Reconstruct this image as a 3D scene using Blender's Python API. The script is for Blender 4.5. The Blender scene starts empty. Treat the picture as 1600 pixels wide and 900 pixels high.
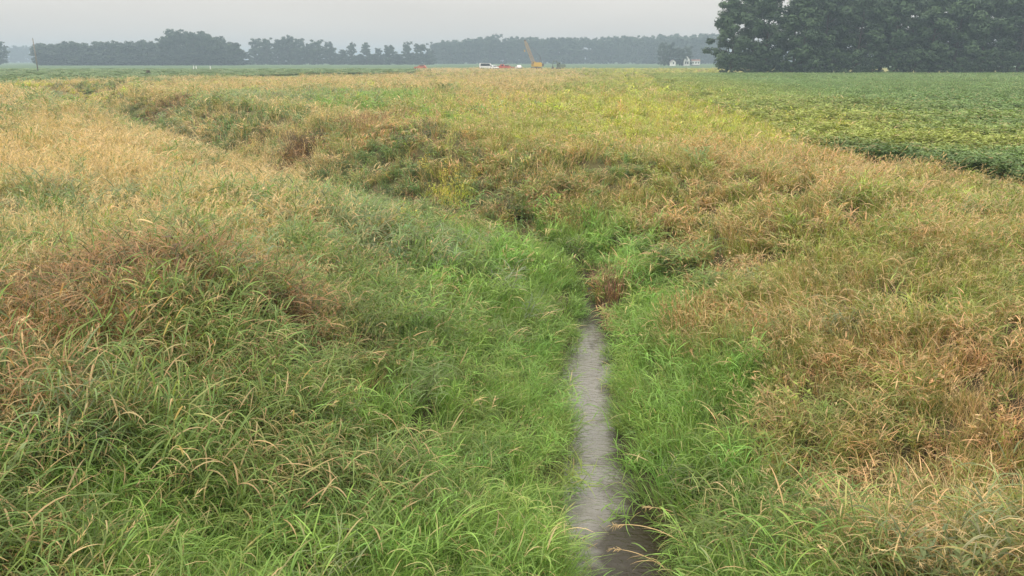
import bpy, math, random
import numpy as np
from mathutils import Vector, Matrix

random.seed(7)
RNG = np.random.default_rng(11)
S = bpy.context.scene
C = S.collection
R = math.radians

# ------------------------------------------------------------------ camera
CAM_Z, PITCH, F = 3.1, R(15.8), 1256.0          # F in pixels of a 1600 wide picture
cam_d = bpy.data.cameras.new("camera")
cam_d.sensor_width = 36.0
cam_d.lens = 36.0 * F / 1600.0
cam_d.clip_start, cam_d.clip_end = 0.05, 9000.0
cam = bpy.data.objects.new("camera", cam_d)
cam.location = (0, 0, CAM_Z)
cam.rotation_euler = (math.pi / 2 - PITCH, 0, 0)
C.objects.link(cam)
S.camera = cam

# ------------------------------------------------------------------ light: thin bright overcast, smoky air
SUN_EL, SUN_AZ = R(48), R(-125)                  # behind the camera, to the left
w = bpy.data.worlds.new("World")
S.world = w
w.use_nodes = True
nt = w.node_tree
nt.nodes.clear()
def N(t, typ, **kw):
    n = t.nodes.new(typ)
    for k, v in kw.items():
        setattr(n, k, v)
    return n
out = N(nt, "ShaderNodeOutputWorld")
sky = N(nt, "ShaderNodeTexSky", sky_type='NISHITA', sun_disc=False, sun_elevation=SUN_EL,
        sun_rotation=math.pi + SUN_AZ, air_density=1.5, dust_density=6.0, ozone_density=1.0)
hsv = N(nt, "ShaderNodeHueSaturation")
hsv.inputs["Saturation"].default_value = 0.15
bg1 = N(nt, "ShaderNodeBackground")
bg1.inputs["Strength"].default_value = 0.10
tc = N(nt, "ShaderNodeTexCoord")
sep = N(nt, "ShaderNodeSeparateXYZ")
mr = N(nt, "ShaderNodeMapRange")                 # the overcast law: brighter towards the zenith
mr.inputs["From Min"].default_value = 0.0
mr.inputs["From Max"].default_value = 1.0
mr.inputs["To Min"].default_value = 0.77
mr.inputs["To Max"].default_value = 2.85
bg2 = N(nt, "ShaderNodeBackground")
bg2.inputs["Color"].default_value = (1.0, 0.955, 0.885, 1)
mx = N(nt, "ShaderNodeMixShader")
mx.inputs[0].default_value = 0.88
L_ = nt.links.new
L_(sky.outputs[0], hsv.inputs["Color"]); L_(hsv.outputs[0], bg1.inputs["Color"])
L_(tc.outputs["Generated"], sep.inputs[0]); L_(sep.outputs["Z"], mr.inputs["Value"])
cmap = N(nt, "ShaderNodeMapping"); cmap.inputs["Scale"].default_value = (2.0, 2.0, 9.0)
cnz = N(nt, "ShaderNodeTexNoise"); cnz.inputs["Scale"].default_value = 1.6; cnz.inputs["Detail"].default_value = 4
cmr = N(nt, "ShaderNodeMapRange"); cmr.inputs["From Min"].default_value = .3; cmr.inputs["From Max"].default_value = .7
cmr.inputs["To Min"].default_value = .95; cmr.inputs["To Max"].default_value = 1.05
cml = N(nt, "ShaderNodeMath", operation='MULTIPLY')
L_(tc.outputs["Generated"], cmap.inputs["Vector"]); L_(cmap.outputs[0], cnz.inputs["Vector"]); L_(cnz.outputs[0], cmr.inputs["Value"])
L_(mr.outputs[0], cml.inputs[0]); L_(cmr.outputs[0], cml.inputs[1]); L_(cml.outputs[0], bg2.inputs["Strength"])
L_(bg1.outputs[0], mx.inputs[1]); L_(bg2.outputs[0], mx.inputs[2]); L_(mx.outputs[0], out.inputs["Surface"])

sun_d = bpy.data.lights.new("sun", 'SUN')
sun_d.energy = 1.5
sun_d.angle = R(14)
sun_d.color = (1.0, 0.95, 0.87)
sun = bpy.data.objects.new("sun", sun_d)
C.objects.link(sun)
_sv = Vector((math.sin(SUN_AZ) * math.cos(SUN_EL), math.cos(SUN_AZ) * math.cos(SUN_EL), math.sin(SUN_EL)))
sun.rotation_euler = _sv.to_track_quat('Z', 'Y').to_euler()
S.view_settings.view_transform = 'Standard'
S.view_settings.look = 'None'
S.view_settings.exposure = 0.0
S.view_settings.gamma = 1.0
S.cycles.max_bounces = 6
S.cycles.diffuse_bounces = 3
S.cycles.transmission_bounces = 4
S.cycles.use_denoising = True

# ------------------------------------------------------------------ helpers
def tag(o, label=None, cat=None, group=None, kind=None):
    if label: o["label"] = label
    if cat: o["category"] = cat
    if group: o["group"] = group
    if kind: o["kind"] = kind
    return o

def mesh_np(name, V, Q=None, T=None, mat=None, attrs=None, smooth=False):
    """V (n,3) points, Q quads, T triangles, attrs {name: (type, array)} on points."""
    me = bpy.data.meshes.new(name)
    V = np.asarray(V, dtype=np.float32)
    me.vertices.add(len(V))
    me.vertices.foreach_set("co", V.ravel())
    Q = np.zeros((0, 4), np.int32) if Q is None else np.asarray(Q, np.int32).reshape(-1, 4)
    T = np.zeros((0, 3), np.int32) if T is None else np.asarray(T, np.int32).reshape(-1, 3)
    nl = Q.size + T.size
    if nl:
        me.loops.add(nl)
        me.loops.foreach_set("vertex_index", np.concatenate([Q.ravel(), T.ravel()]).astype(np.int32))
        nf = len(Q) + len(T)
        me.polygons.add(nf)
        st = np.concatenate([np.arange(len(Q)) * 4, Q.size + np.arange(len(T)) * 3]).astype(np.int32)
        me.polygons.foreach_set("loop_start", st)
        if smooth:
            me.polygons.foreach_set("use_smooth", np.ones(nf, dtype=bool))
    me.update(calc_edges=True)
    for k, (ty, arr) in (attrs or {}).items():
        a = me.attributes.new(k, ty, 'POINT')
        key = {'FLOAT': "value", 'INT': "value", 'FLOAT_VECTOR': "vector", 'FLOAT_COLOR': "color"}[ty]
        a.data.foreach_set(key, np.asarray(arr, dtype=np.int32 if ty == 'INT' else np.float32).ravel())
    if mat: me.materials.append(mat)
    return me

def link(name, me, parent=None, loc=None):
    o = bpy.data.objects.new(name, me)
    C.objects.link(o)
    if parent is not None: o.parent = parent
    if loc is not None: o.location = loc
    return o

def empty(name, loc=(0, 0, 0), rz=0.0):
    o = bpy.data.objects.new(name, None)
    C.objects.link(o)
    o.location = loc
    o.rotation_euler = (0, 0, rz)
    o.empty_display_size = 0.3
    return o

class MB:
    """collects boxes, tubes and prisms for one mesh"""
    def __init__(s): s.V, s.F = [], []
    def add(s, V, F):
        b = len(s.V); s.V += [tuple(v) for v in V]; s.F += [tuple(i + b for i in f) for f in F]; return s
    def box(s, x0, x1, y0, y1, z0, z1):
        return s.add([(x, y, z) for z in (z0, z1) for y in (y0, y1) for x in (x0, x1)],
                     [(0, 2, 3, 1), (4, 5, 7, 6), (0, 1, 5, 4), (2, 6, 7, 3), (0, 4, 6, 2), (1, 3, 7, 5)])
    def tube(s, pts, rad, n=8, caps=True):
        pts = [Vector(p) for p in pts]
        rad = rad if isinstance(rad, (list, tuple)) else [rad] * len(pts)
        V, Fc = [], []
        for i, p in enumerate(pts):
            d = (pts[min(i + 1, len(pts) - 1)] - pts[max(i - 1, 0)]).normalized()
            a = d.orthogonal().normalized() if abs(d.z) > .99 else d.cross(Vector((0, 0, 1))).normalized()
            b = d.cross(a)
            for k in range(n):
                t = 2 * math.pi * k / n
                V.append(p + (a * math.cos(t) + b * math.sin(t)) * rad[i])
        for i in range(len(pts) - 1):
            for k in range(n):
                k2 = (k + 1) % n
                Fc.append((i * n + k, i * n + k2, (i + 1) * n + k2, (i + 1) * n + k))
        if caps:
            Fc.append(tuple(range(n - 1, -1, -1))); Fc.append(tuple((len(pts) - 1) * n + k for k in range(n)))
        return s.add(V, Fc)
    def prism(s, prof, y0, y1, inset=0.0, zin=None):
        """profile in x,z extruded along y; points above zin are pulled in by inset"""
        n = len(prof)
        V = []
        for y, sg in ((y0, 1), (y1, -1)):
            for (x, z) in prof:
                V.append((x, y + (sg * inset if zin is not None and z > zin else 0), z))
        Fc = [tuple(range(n)), tuple(range(2 * n - 1, n - 1, -1))]
        for i in range(n):
            j = (i + 1) % n
            Fc.append((i, i + n, j + n, j))
        return s.add(V, Fc)
    def mesh(s, name, mat, smooth=False):
        me = bpy.data.meshes.new(name)
        me.from_pydata(s.V, [], s.F)
        me.materials.append(mat)
        if smooth:
            for p in me.polygons: p.use_smooth = True
        me.update()
        return me
    def build(s, name, mat, parent=None, smooth=False):
        return link(name, s.mesh(name, mat, smooth), parent)

def copy_tree(o, parent=None):
    c = o.copy(); C.objects.link(c); c.parent = parent
    for ch in list(o.children): copy_tree(ch, c)
    return c

# value noise on a hashed lattice, 0..1
def _hash(i, j, seed):
    n = (i.astype(np.int64) * 374761393 + j.astype(np.int64) * 668265263 + seed * 974634777) & 0x7fffffff
    n = ((n ^ (n >> 13)) * 1274126177) & 0x7fffffff
    return ((n ^ (n >> 16)) & 0xffff) / 65535.0
def vnoise(x, y, scale, seed=0, octaves=1):
    x = np.asarray(x, float); y = np.asarray(y, float)
    tot, amp, nrm = 0.0, 1.0, 0.0
    for o in range(octaves):
        u, v = x / scale, y / scale
        i, j = np.floor(u), np.floor(v)
        fx, fy = u - i, v - j
        fx = fx * fx * (3 - 2 * fx); fy = fy * fy * (3 - 2 * fy)
        a, b = _hash(i, j, seed + o), _hash(i + 1, j, seed + o)
        c, d = _hash(i, j + 1, seed + o), _hash(i + 1, j + 1, seed + o)
        tot = tot + amp * ((a * (1 - fx) + b * fx) * (1 - fy) + (c * (1 - fx) + d * fx) * fy)
        nrm += amp; amp *= .5; scale *= .5
    return tot / nrm
def sstep(a, b, x):
    t = np.clip((np.asarray(x, float) - a) / (b - a), 0, 1)
    return t * t * (3 - 2 * t)

# ------------------------------------------------------------------ the lie of the land (metres; field level z = 0, y away from the bridge)
CTRL = [(0.9, -14), (0.9, -6), (0.95, 0), (1.0, 4), (0.98, 7), (1.05, 9.5), (1.3, 12.5), (1.7, 15.5), (1.5, 18.5), (-0.4, 22.5),
        (-5.0, 27.5), (-11.5, 36), (-19.5, 47), (-29, 60), (-39, 74), (-48, 92), (-51, 112), (-48, 140), (-36, 172), (-18, 220)]
def catmull(P, n=24):
    P = np.array(P, float); o = []
    for i in range(1, len(P) - 2):
        p0, p1, p2, p3 = P[i - 1:i + 3]
        for t in np.linspace(0, 1, n, endpoint=False):
            o.append(.5 * ((2 * p1) + (-p0 + p2) * t + (2 * p0 - 5 * p1 + 4 * p2 - p3) * t ** 2 + (-p0 + 3 * p1 - 3 * p2 + p3) * t ** 3))
    return np.array(o)
CL = catmull(CTRL)
CLT = np.gradient(CL, axis=0)
CLT /= np.linalg.norm(CLT, axis=1)[:, None]

def ditch(x, y):
    """distance from the stream's middle (negative to the left) and the y of the nearest point on it"""
    x = np.asarray(x, float).ravel(); y = np.asarray(y, float).ravel()
    d = np.empty_like(x); yy = np.empty_like(x)
    for a in range(0, len(x), 20000):
        b = slice(a, a + 20000)
        dx = x[b, None] - CL[None, :, 0]; dy = y[b, None] - CL[None, :, 1]
        q = dx * dx + dy * dy
        k = q.argmin(1)
        r = np.arange(len(k))
        sgn = np.sign(dx[r, k] * CLT[k, 1] - dy[r, k] * CLT[k, 0])
        d[b] = np.sqrt(q[r, k]) * np.where(sgn == 0, 1, sgn)
        yy[b] = CL[k, 1]
    return d, yy
WATER_Z = -1.86
def half_water(yy, side):
    """half width of the water on one side of the stream's middle"""
    return (0.34 - .15 * sstep(13, 16, yy) + 0.30 * (vnoise(yy, yy * 0 + 3.3 * side, 1.5, 5) - .5) + np.where(np.asarray(side) > 0, .42 * np.exp(-((np.asarray(yy) - 7.0) / 1.1) ** 2), 0)
            + .14 * np.exp(-((np.asarray(yy) - 12.2) / 1.3) ** 2))

def height(x, y, d=None, yy=None):
    sh = np.shape(x)
    x = np.asarray(x, float).ravel(); y = np.asarray(y, float).ravel()
    if d is None: d, yy = ditch(x, y)
    side = np.where(d >= 0, 1.0, -1.0)
    hw = half_water(yy, side)
    ad = np.abs(d)
    inner = sstep(8, 16, yy) * (1 - sstep(34, 46, yy)) * (side < 0)      # gentle slope on the inside of the bend
    run = np.where(side > 0, 5.0 - 1.0 * sstep(18, 24, yy) * (1 - sstep(60, 80, yy)), 4.5) + 4.2 * inner
    fade = 1 - sstep(85, 128, yy) * .92
    u = np.clip((ad - hw) / run, 0, 1)
    prof = .78 * u + .22 * sstep(0, 1, u)
    lip = .26 * sstep(0, .28, ad - hw)                       # the cut edge of the bank
    z = -1.92 + lip + (1.92 - .26) * prof
    z = np.where(ad < hw + .02, -2.02 + .1 * (ad / np.maximum(hw, .05)), z)
    z = np.minimum(z, 0.0 + z * 0)
    z = z * fade
    bump = (vnoise(x, y, 3.1, 21, 3) - .5) * .34 * sstep(.4, 2.0, ad - hw) * (1 - sstep(30, 130, np.hypot(x, y)))
    spoil = np.where(side < 0, .42, .12) * np.exp(-((ad - 5.6) / 1.9) ** 2) * (1 - .6 * sstep(10, 4, y))
    bump = bump + (vnoise(x, y, 1.15, 27, 2) - .5) * .30 * sstep(.5, 1.6, ad - hw) * (1 - sstep(16, 30, np.hypot(x, y)))
    z = z + bump + spoil * (1 - sstep(70, 150, yy)) * (1 - .85 * inner)
    z = z + .30 * np.exp(-((x + 15) / 5.0) ** 2 - ((y - 30) / 5.0) ** 2) - .30 * np.exp(-((x + 9) / 3.5) ** 2 - ((y - 26) / 4.0) ** 2)
    return z.reshape(sh)

CP, SP = math.cos(PITCH), math.sin(PITCH)
def project(x, y, z):
    dz = np.asarray(z) - CAM_Z
    depth = y * CP - dz * SP
    up = y * SP + dz * CP
    depth = np.where(depth < .05, .05, depth)
    return 800 + F * x / depth, 450 - F * up / depth
def ray(px, py):
    u, v = (px - 800) / F, (450 - py) / F
    return np.array([u, CP + v * SP, -SP + v * CP])
def ground_at(px, py, canopy=0.0):
    """where the sight line through a spot of the photograph meets the ground (plus the height of what grows there)"""
    r = ray(px, py)
    t = np.geomspace(2.5, 2500, 900)
    P = r[None] * t[:, None]
    zz = height(P[:, 0], P[:, 1]) + canopy
    below = (P[:, 2] + CAM_Z) < zz
    k = int(below.argmax()) if below.any() else len(t) - 1
    return P[k, 0], P[k, 1]
def at_dist(px, Y):
    return (px - 800) / F * (Y * CP + CAM_Z * SP)

# ------------------------------------------------------------------ materials
def mat(name, col, rough=.6, metal=0.0, spec=.3, noise=0.0, nscale=8.0):
    m = bpy.data.materials.new(name)
    m.use_nodes = True
    t = m.node_tree
    b = t.nodes["Principled BSDF"]
    b.inputs["Base Color"].default_value = (*col, 1)
    b.inputs["Roughness"].default_value = rough
    b.inputs["Metallic"].default_value = metal
    b.inputs["Specular IOR Level"].default_value = spec
    if noise:
        tc = N(t, "ShaderNodeTexCoord"); nz = N(t, "ShaderNodeTexNoise"); nz.inputs["Scale"].default_value = nscale
        nz.inputs["Detail"].default_value = 5
        mxn = N(t, "ShaderNodeMix", data_type='RGBA')
        mxn.inputs[6].default_value = tuple(c * (1 - noise) for c in col) + (1,)
        mxn.inputs[7].default_value = tuple(min(1, c * (1 + noise)) for c in col) + (1,)
        t.links.new(tc.outputs["Object"], nz.inputs["Vector"]); t.links.new(nz.outputs[0], mxn.inputs[0])
        t.links.new(mxn.outputs[2], b.inputs["Base Color"])
    return m

def blade_material(name, straw=(.48, .365, .195), rust=(.39, .225, .115), head=(.47, .36, .19), trans=.34, rough=.5, spec=.25):
    """leaf and stem colour: the plant's own tint, a share of dry leaves, browner tips and seed heads"""
    m = bpy.data.materials.new(name)
    m.use_nodes = True
    t = m.node_tree
    t.nodes.clear()
    l = t.links.new
    o = N(t, "ShaderNodeOutputMaterial")
    ti = N(t, "ShaderNodeAttribute", attribute_type='INSTANCER', attribute_name="tint")
    mi = N(t, "ShaderNodeAttribute", attribute_type='INSTANCER', attribute_name="mixv")
    bl = N(t, "ShaderNodeAttribute", attribute_type='GEOMETRY', attribute_name="blade")
    sm = N(t, "ShaderNodeSeparateXYZ"); l(mi.outputs["Vector"], sm.inputs[0])         # dry share, rust, brightness
    sb = N(t, "ShaderNodeSeparateColor"); l(bl.outputs["Color"], sb.inputs[0])         # random, along, part
    # is this blade dry?  random2 (alpha) below the dry share
    lt = N(t, "ShaderNodeMapRange"); lt.interpolation_type = 'SMOOTHSTEP'
    sub = N(t, "ShaderNodeMath", operation='SUBTRACT'); l(sm.outputs[0], sub.inputs[0]); l(bl.outputs["Alpha"], sub.inputs[1])
    # tips dry first
    tip = N(t, "ShaderNodeMath", operation='POWER'); l(sb.outputs[1], tip.inputs[0]); tip.inputs[1].default_value = 3.0
    tipm = N(t, "ShaderNodeMath", operation='MULTIPLY_ADD'); l(tip.outputs[0], tipm.inputs[0]); tipm.inputs[1].default_value = .08; l(sub.outputs[0], tipm.inputs[2])
    lt.inputs["From Min"].default_value = -.07; lt.inputs["From Max"].default_value = .09
    l(tipm.outputs[0], lt.inputs["Value"])
    st = N(t, "ShaderNodeMix", data_type='RGBA')
    st.inputs[6].default_value = (*straw, 1); st.inputs[7].default_value = (*rust, 1)
    rr = N(t, "ShaderNodeMath", operation='MULTIPLY_ADD'); l(sb.outputs[0], rr.inputs[0]); rr.inputs[1].default_value = .5
    ro = N(t, "ShaderNodeMath", operation='SUBTRACT'); l(sm.outputs[1], ro.inputs[0]); ro.inputs[1].default_value = .25
    l(ro.outputs[0], rr.inputs[2]); rr.use_clamp = True
    l(rr.outputs[0], st.inputs[0])
    c1 = N(t, "ShaderNodeMix", data_type='RGBA')
    l(lt.outputs[0], c1.inputs[0]); l(ti.outputs["Color"], c1.inputs[6]); l(st.outputs[2], c1.inputs[7])
    c2 = N(t, "ShaderNodeMix", data_type='RGBA')
    hd = N(t, "ShaderNodeMix", data_type='RGBA'); hd.inputs[0].default_value = .35
    hd.inputs[6].default_value = (*head, 1); l(st.outputs[2], hd.inputs[7])
    l(sb.outputs[2], c2.inputs[0]); l(c1.outputs[2], c2.inputs[6]); l(hd.outputs[2], c2.inputs[7])
    va = N(t, "ShaderNodeMath", operation='MULTIPLY_ADD'); l(sb.outputs[0], va.inputs[0]); va.inputs[1].default_value = .8; va.inputs[2].default_value = .6
    vb = N(t, "ShaderNodeMath", operation='MULTIPLY'); l(va.outputs[0], vb.inputs[0]); l(sm.outputs[2], vb.inputs[1])
    c3 = N(t, "ShaderNodeVectorMath", operation='SCALE'); l(c2.outputs[2], c3.inputs[0]); l(vb.outputs[0], c3.inputs["Scale"])
    pb = N(t, "ShaderNodeBsdfPrincipled")
    pb.inputs["Roughness"].default_value = rough; pb.inputs["Specular IOR Level"].default_value = spec
    l(c3.outputs[0], pb.inputs["Base Color"])
    tr = N(t, "ShaderNodeBsdfTranslucent")
    tg = N(t, "ShaderNodeMix", data_type='RGBA', blend_type='MULTIPLY'); tg.inputs[0].default_value = 1
    l(c3.outputs[0], tg.inputs[6]); tg.inputs[7].default_value = (1.25, 1.3, .8, 1)
    l(tg.outputs[2], tr.inputs["Color"])
    ms = N(t, "ShaderNodeMixShader"); ms.inputs[0].default_value = trans
    l(pb.outputs[0], ms.inputs[1]); l(tr.outputs[0], ms.inputs[2]); l(ms.outputs[0], o.inputs["Surface"])
    return m

M_GRASS = blade_material("grass_blade")
M_CROP = blade_material("crop_leaf", trans=.25, rough=.65, spec=.2)

# ------------------------------------------------------------------ what grows where
# profile: tint, dry share, rust, brightness, height factor, species weights (reed, upright, seed, weed)
PROF = {
    'lush':  ((.172, .275, .062), .01, .10, 1.18, .92, (.22, .78, .00, .00)),
    'redbrown': ((.130, .140, .055), .66, 1.00, .90, .85, (.75, .05, .18, .02)),
    'reed':  ((.155, .220, .062), .07, .20, 1.08, 1.05, (.88, .07, .03, .02)),
    'grey':  ((.190, .240, .110), .12, .10, 1.12, 1.05, (.84, .05, .09, .02)),
    'olive': ((.210, .240, .068), .28, .40, 1.12, .80, (.22, .60, .13, .05)),
    'ygreen': ((.230, .275, .060), .15, .15, 1.10, .80, (.25, .62, .10, .03)),
    'straw': ((.215, .240, .075), .50, .35, 1.24, .80, (.25, .50, .25, .00)),
    'rust':  ((.205, .215, .065), .58, .75, 1.24, .82, (.40, .38, .20, .02)),
    'tan':   ((.255, .255, .120), .64, .02, 1.22, .92, (.20, .15, .65, .00)),
    'dark':  ((.075, .115, .040), .08, .60, .85, .55, (.35, .00, .00, .65)),
    'brown': ((.155, .130, .075), .50, 1.00, .88, .75, (.20, .25, .20, .35)),
    'leafy': ((.135, .200, .070), .06, .30, 1.08, .75, (.35, .35, .00, .30)),
    'yellow': ((.370, .385, .065), .10, .05, 1.18, .75, (.10, .70, .10, .10)),
}
PN = list(PROF)
# patches seen in the photograph, turned into patches of ground: px, py, half width, half height, profile, strength
PATCH = [
    (60, 440, 150, 70, 'redbrown', 5), (150, 520, 170, 45, 'redbrown', 2.6), (160, 400, 160, 30, 'brown', 1.0), (330, 470, 120, 60, 'reed', 1.0), (360, 330, 160, 40, 'straw', 1.3), (420, 400, 120, 40, 'straw', 1.3), (300, 440, 120, 40, 'redbrown', 1.2), (20, 430, 60, 45, 'brown', 2.5), (30, 560, 60, 40, 'redbrown', 2.5),
    (230, 215, 190, 34, 'tan', 6), (350, 265, 200, 40, 'tan', 3.2), (170, 190, 90, 16, 'tan', 3), (90, 300, 160, 40, 'grey', 1.2),
    (330, 380, 210, 50, 'redbrown', 1.3), (480, 485, 55, 30, 'redbrown', 3.5), (560, 565, 60, 40, 'straw', 1.6), (590, 440, 90, 40, 'ygreen', 1.5),
    (250, 610, 260, 70, 'reed', 2.2), (110, 660, 180, 60, 'grey', 1.5), (200, 745, 70, 45, 'dark', 1.2), (260, 750, 30, 25, 'redbrown', 2.5), (40, 830, 75, 60, 'straw', 1.6), (330, 720, 120, 50, 'reed', 2),
    (60, 720, 90, 40, 'rust', .9), (480, 840, 360, 80, 'lush', 6), (330, 810, 200, 50, 'lush', 3), (180, 850, 80, 45, 'lush', 2.5), (760, 760, 150, 110, 'lush', 3), (560, 700, 150, 50, 'reed', 2.5), (470, 665, 60, 25, 'straw', 2.0),
    (800, 460, 120, 80, 'lush', 6), (740, 400, 160, 40, 'lush', 3.5), (620, 520, 120, 60, 'reed', 2.0), (690, 600, 150, 60, 'lush', 2.5), (600, 360, 120, 30, 'grey', 2.4), (700, 340, 90, 30, 'leafy', 2),
    (660, 370, 40, 18, 'dark', 2.5), (710, 415, 40, 18, 'rust', 1.5),
    (330, 203, 40, 10, 'dark', 5), (400, 222, 40, 9, 'dark', 5), (455, 238, 40, 10, 'brown', 5), (525, 262, 45, 10, 'dark', 5), (590, 290, 40, 12, 'dark', 3),  # low dark plants along the trough, their tint standing in for shade
    (420, 175, 150, 22, 'leafy', 4), (600, 270, 110, 20, 'leafy', 4), (500, 205, 60, 14, 'grey', 4), (640, 235, 90, 16, 'olive', 3), (450, 150, 120, 10, 'grey', 3),
    (560, 250, 90, 22, 'leafy', 6), (480, 222, 42, 20, 'brown', 7), (600, 186, 75, 12, 'rust', 4), (620, 192, 60, 14, 'brown', 2.5), (650, 200, 55, 20, 'dark', 4),
    (550, 150, 130, 12, 'lush', 5), (400, 165, 60, 12, 'leafy', 3), (380, 190, 90, 16, 'leafy', 3), (430, 190, 35, 12, 'brown', 3), (680, 175, 60, 12, 'lush', 3), (270, 155, 45, 9, 'brown', 7), (200, 165, 30, 8, 'dark', 3),
    (700, 215, 70, 25, 'brown', 1.4), (780, 240, 150, 40, 'rust', .8), (850, 250, 260, 60, 'olive', 2.0), (800, 300, 150, 50, 'brown', .7), (900, 270, 160, 50, 'rust', .6), (820, 200, 120, 20, 'olive', 1.6), (970, 235, 60, 22, 'leafy', 2.5), (860, 180, 120, 14, 'olive', 2),
    (760, 330, 80, 40, 'straw', 1.2), (840, 330, 80, 40, 'rust', .8), (690, 290, 40, 22, 'yellow', 4), (715, 300, 28, 18, 'yellow', 4), (620, 345, 30, 10, 'yellow', 3),
    (1060, 205, 70, 20, 'straw', 4), (1060, 205, 70, 20, 'rust', 3), (1160, 232, 100, 16, 'straw', 4), (1160, 235, 100, 14, 'rust', 2.5),
    (945, 440, 26, 50, 'rust', 6), (1000, 490, 45, 34, 'lush', 9), (1070, 590, 110, 60, 'lush', 6), (1040, 690, 110, 60, 'lush', 4), (1080, 497, 40, 28, 'straw', 8),
    (1130, 760, 60, 50, 'reed', 2), (1050, 380, 130, 50, 'rust', .8), (1010, 420, 60, 20, 'dark', 1.2),
    (1400, 515, 110, 36, 'rust', 2.4), (1260, 470, 110, 30, 'rust', 2.2), (1560, 600, 90, 60, 'rust', 2.6), (1480, 690, 160, 60, 'straw', 1.0), (1340, 800, 120, 60, 'straw', 2),
    (1300, 780, 50, 30, 'rust', 1.6), (1520, 840, 120, 50, 'grey', 1.2), (1480, 430, 160, 40, 'ygreen', 1.6), (1300, 330, 200, 40, 'ygreen', 1.2), (1300, 620, 120, 50, 'olive', 2),
    (1500, 300, 160, 16, 'ygreen', 2), (1220, 700, 40, 50, 'ygreen', 1.2),
    (1000, 168, 200, 22, 'yellow', 8), (900, 150, 140, 12, 'yellow', 5), (1180, 195, 90, 14, 'yellow', 5), (840, 145, 140, 10, 'straw', 4), (950, 185, 80, 14, 'yellow', 3),
    (90, 150, 140, 8, 'yellow', 4), (70, 186, 60, 12, 'leafy', 6), (330, 128, 150, 5, 'straw', 6), (150, 170, 140, 12, 'tan', 2),
]
_pc = []
for (px, py, rx, ry, pr, stg) in PATCH:
    cx, cy = ground_at(px, py, .5)
    r = ray(px, py); s_ = cy / r[1]
    _, ya = ground_at(px, py - ry, .5); _, yb = ground_at(px, py + ry, .5)
    _pc.append((cx, cy, max(.25, rx / F * (cy * CP + 2.5 * SP)), max(.3, min(abs(ya - cy), abs(cy - yb) * 2.5) * .5 + abs(cy - yb) * .5), PN.index(pr), stg))

def soy_edge(y):
    """x of the edge of the bean field on the right bank"""
    return np.interp(y, [0, 10, 17, 20, 24, 29, 40, 60, 95, 140, 185], [14, 13.6, 13.0, 12.2, 11.0, 10.4, 11.5, 13.5, 17, 24, 30])

def veg_choice(x, y, d, yy):
    """picks a profile for each plant"""
    n = len(x)
    W = np.full((n, len(PN)), 0.0)
    I = PN.index
    ad = np.abs(d); left = d < 0
    n1 = vnoise(x, y, 2.6, 31, 2); n2 = vnoise(x + 50, y, 1.1, 37, 2); n3 = vnoise(x, y + 70, 4.5, 41, 2)
    near = 1 - sstep(18, 25, y)
    W[:, I('lush')] += np.where(left, 3.8 * (1 - sstep(2.0, 3.4, ad)) + .45, 3.6 * (1 - sstep(1.1, 2.0, ad)) + .03) * near
    W[:, I('reed')] += np.where(left, 1.3 * sstep(.6, 1.6, ad) * (1 - .7 * sstep(3, 6, ad)), .35 * (1 - sstep(1.5, 3, ad))) + .05
    W[:, I('grey')] += np.where(left, .6, .12) * n3
    W[:, I('olive')] += np.where(left, .25 + .4 * sstep(9, 14, y), 1.5) * sstep(1.2, 2.6, ad)
    W[:, I('ygreen')] += np.where(left, .35, 1.1) * sstep(1.3, 3.0, ad) * n1
    W[:, I('straw')] += np.where(left, .12 + .2 * sstep(9, 14, y), .70) * sstep(1.2, 3.0, ad) * (n2 * 1.6)
    W[:, I('rust')] += np.where(left, .15 + .15 * sstep(9, 14, y), .75) * sstep(1.2, 2.6, ad) * (sstep(.42, .75, n1) * 2)
    W[:, I('tan')] += np.where(left, .7, .12) * sstep(4.2, 6, ad)
    far = sstep(20, 28, y) * (1 - sstep(3.5, 5.5, ad))
    W[:, I('leafy')] += far * 1.9 * sstep(.3, .6, n1)
    W[:, I('brown')] += far * .4 * sstep(.5, .7, n3)
    W[:, I('dark')] += far * .12 + .02
    W[:, I('yellow')] += np.where(~left, .5 * sstep(30, 55, y) * sstep(4.5, 7, ad), .3 * sstep(30, 55, y) * sstep(4.5, 9, ad))
    W[:, I('tan')] += 1.5 * sstep(65, 100, y)
    W[:, I('ygreen')] += 8 * sstep(27, 36, y) * sstep(-15, -7, x - soy_edge(y)) * (~left)
    W[:, I('yellow')] += 6 * sstep(27, 36, y) * sstep(-11, -4, x - soy_edge(y)) * (~left)
    for (cx, cy, rx, ry, k, stg) in _pc:
        q = ((x - cx) / rx) ** 2 + ((y - cy) / ry) ** 2
        W[:, k] += stg * np.exp(-q * 1.1) * (.55 + .9 * n2)
    W = np.maximum(W, 0) ** 1.5
    W /= W.sum(1)[:, None]
    u = RNG.random(n)[:, None]
    return (W.cumsum(1) < u).sum(1).clip(0, len(PN) - 1)

P_T = np.array([PROF[k][0] for k in PN]); P_D = np.array([PROF[k][1] for k in PN]); P_R = np.array([PROF[k][2] for k in PN])
P_B = np.array([PROF[k][3] * 1.06 for k in PN]); P_H = np.array([PROF[k][4] for k in PN]); P_S = np.array([PROF[k][5] for k in PN])

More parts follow.
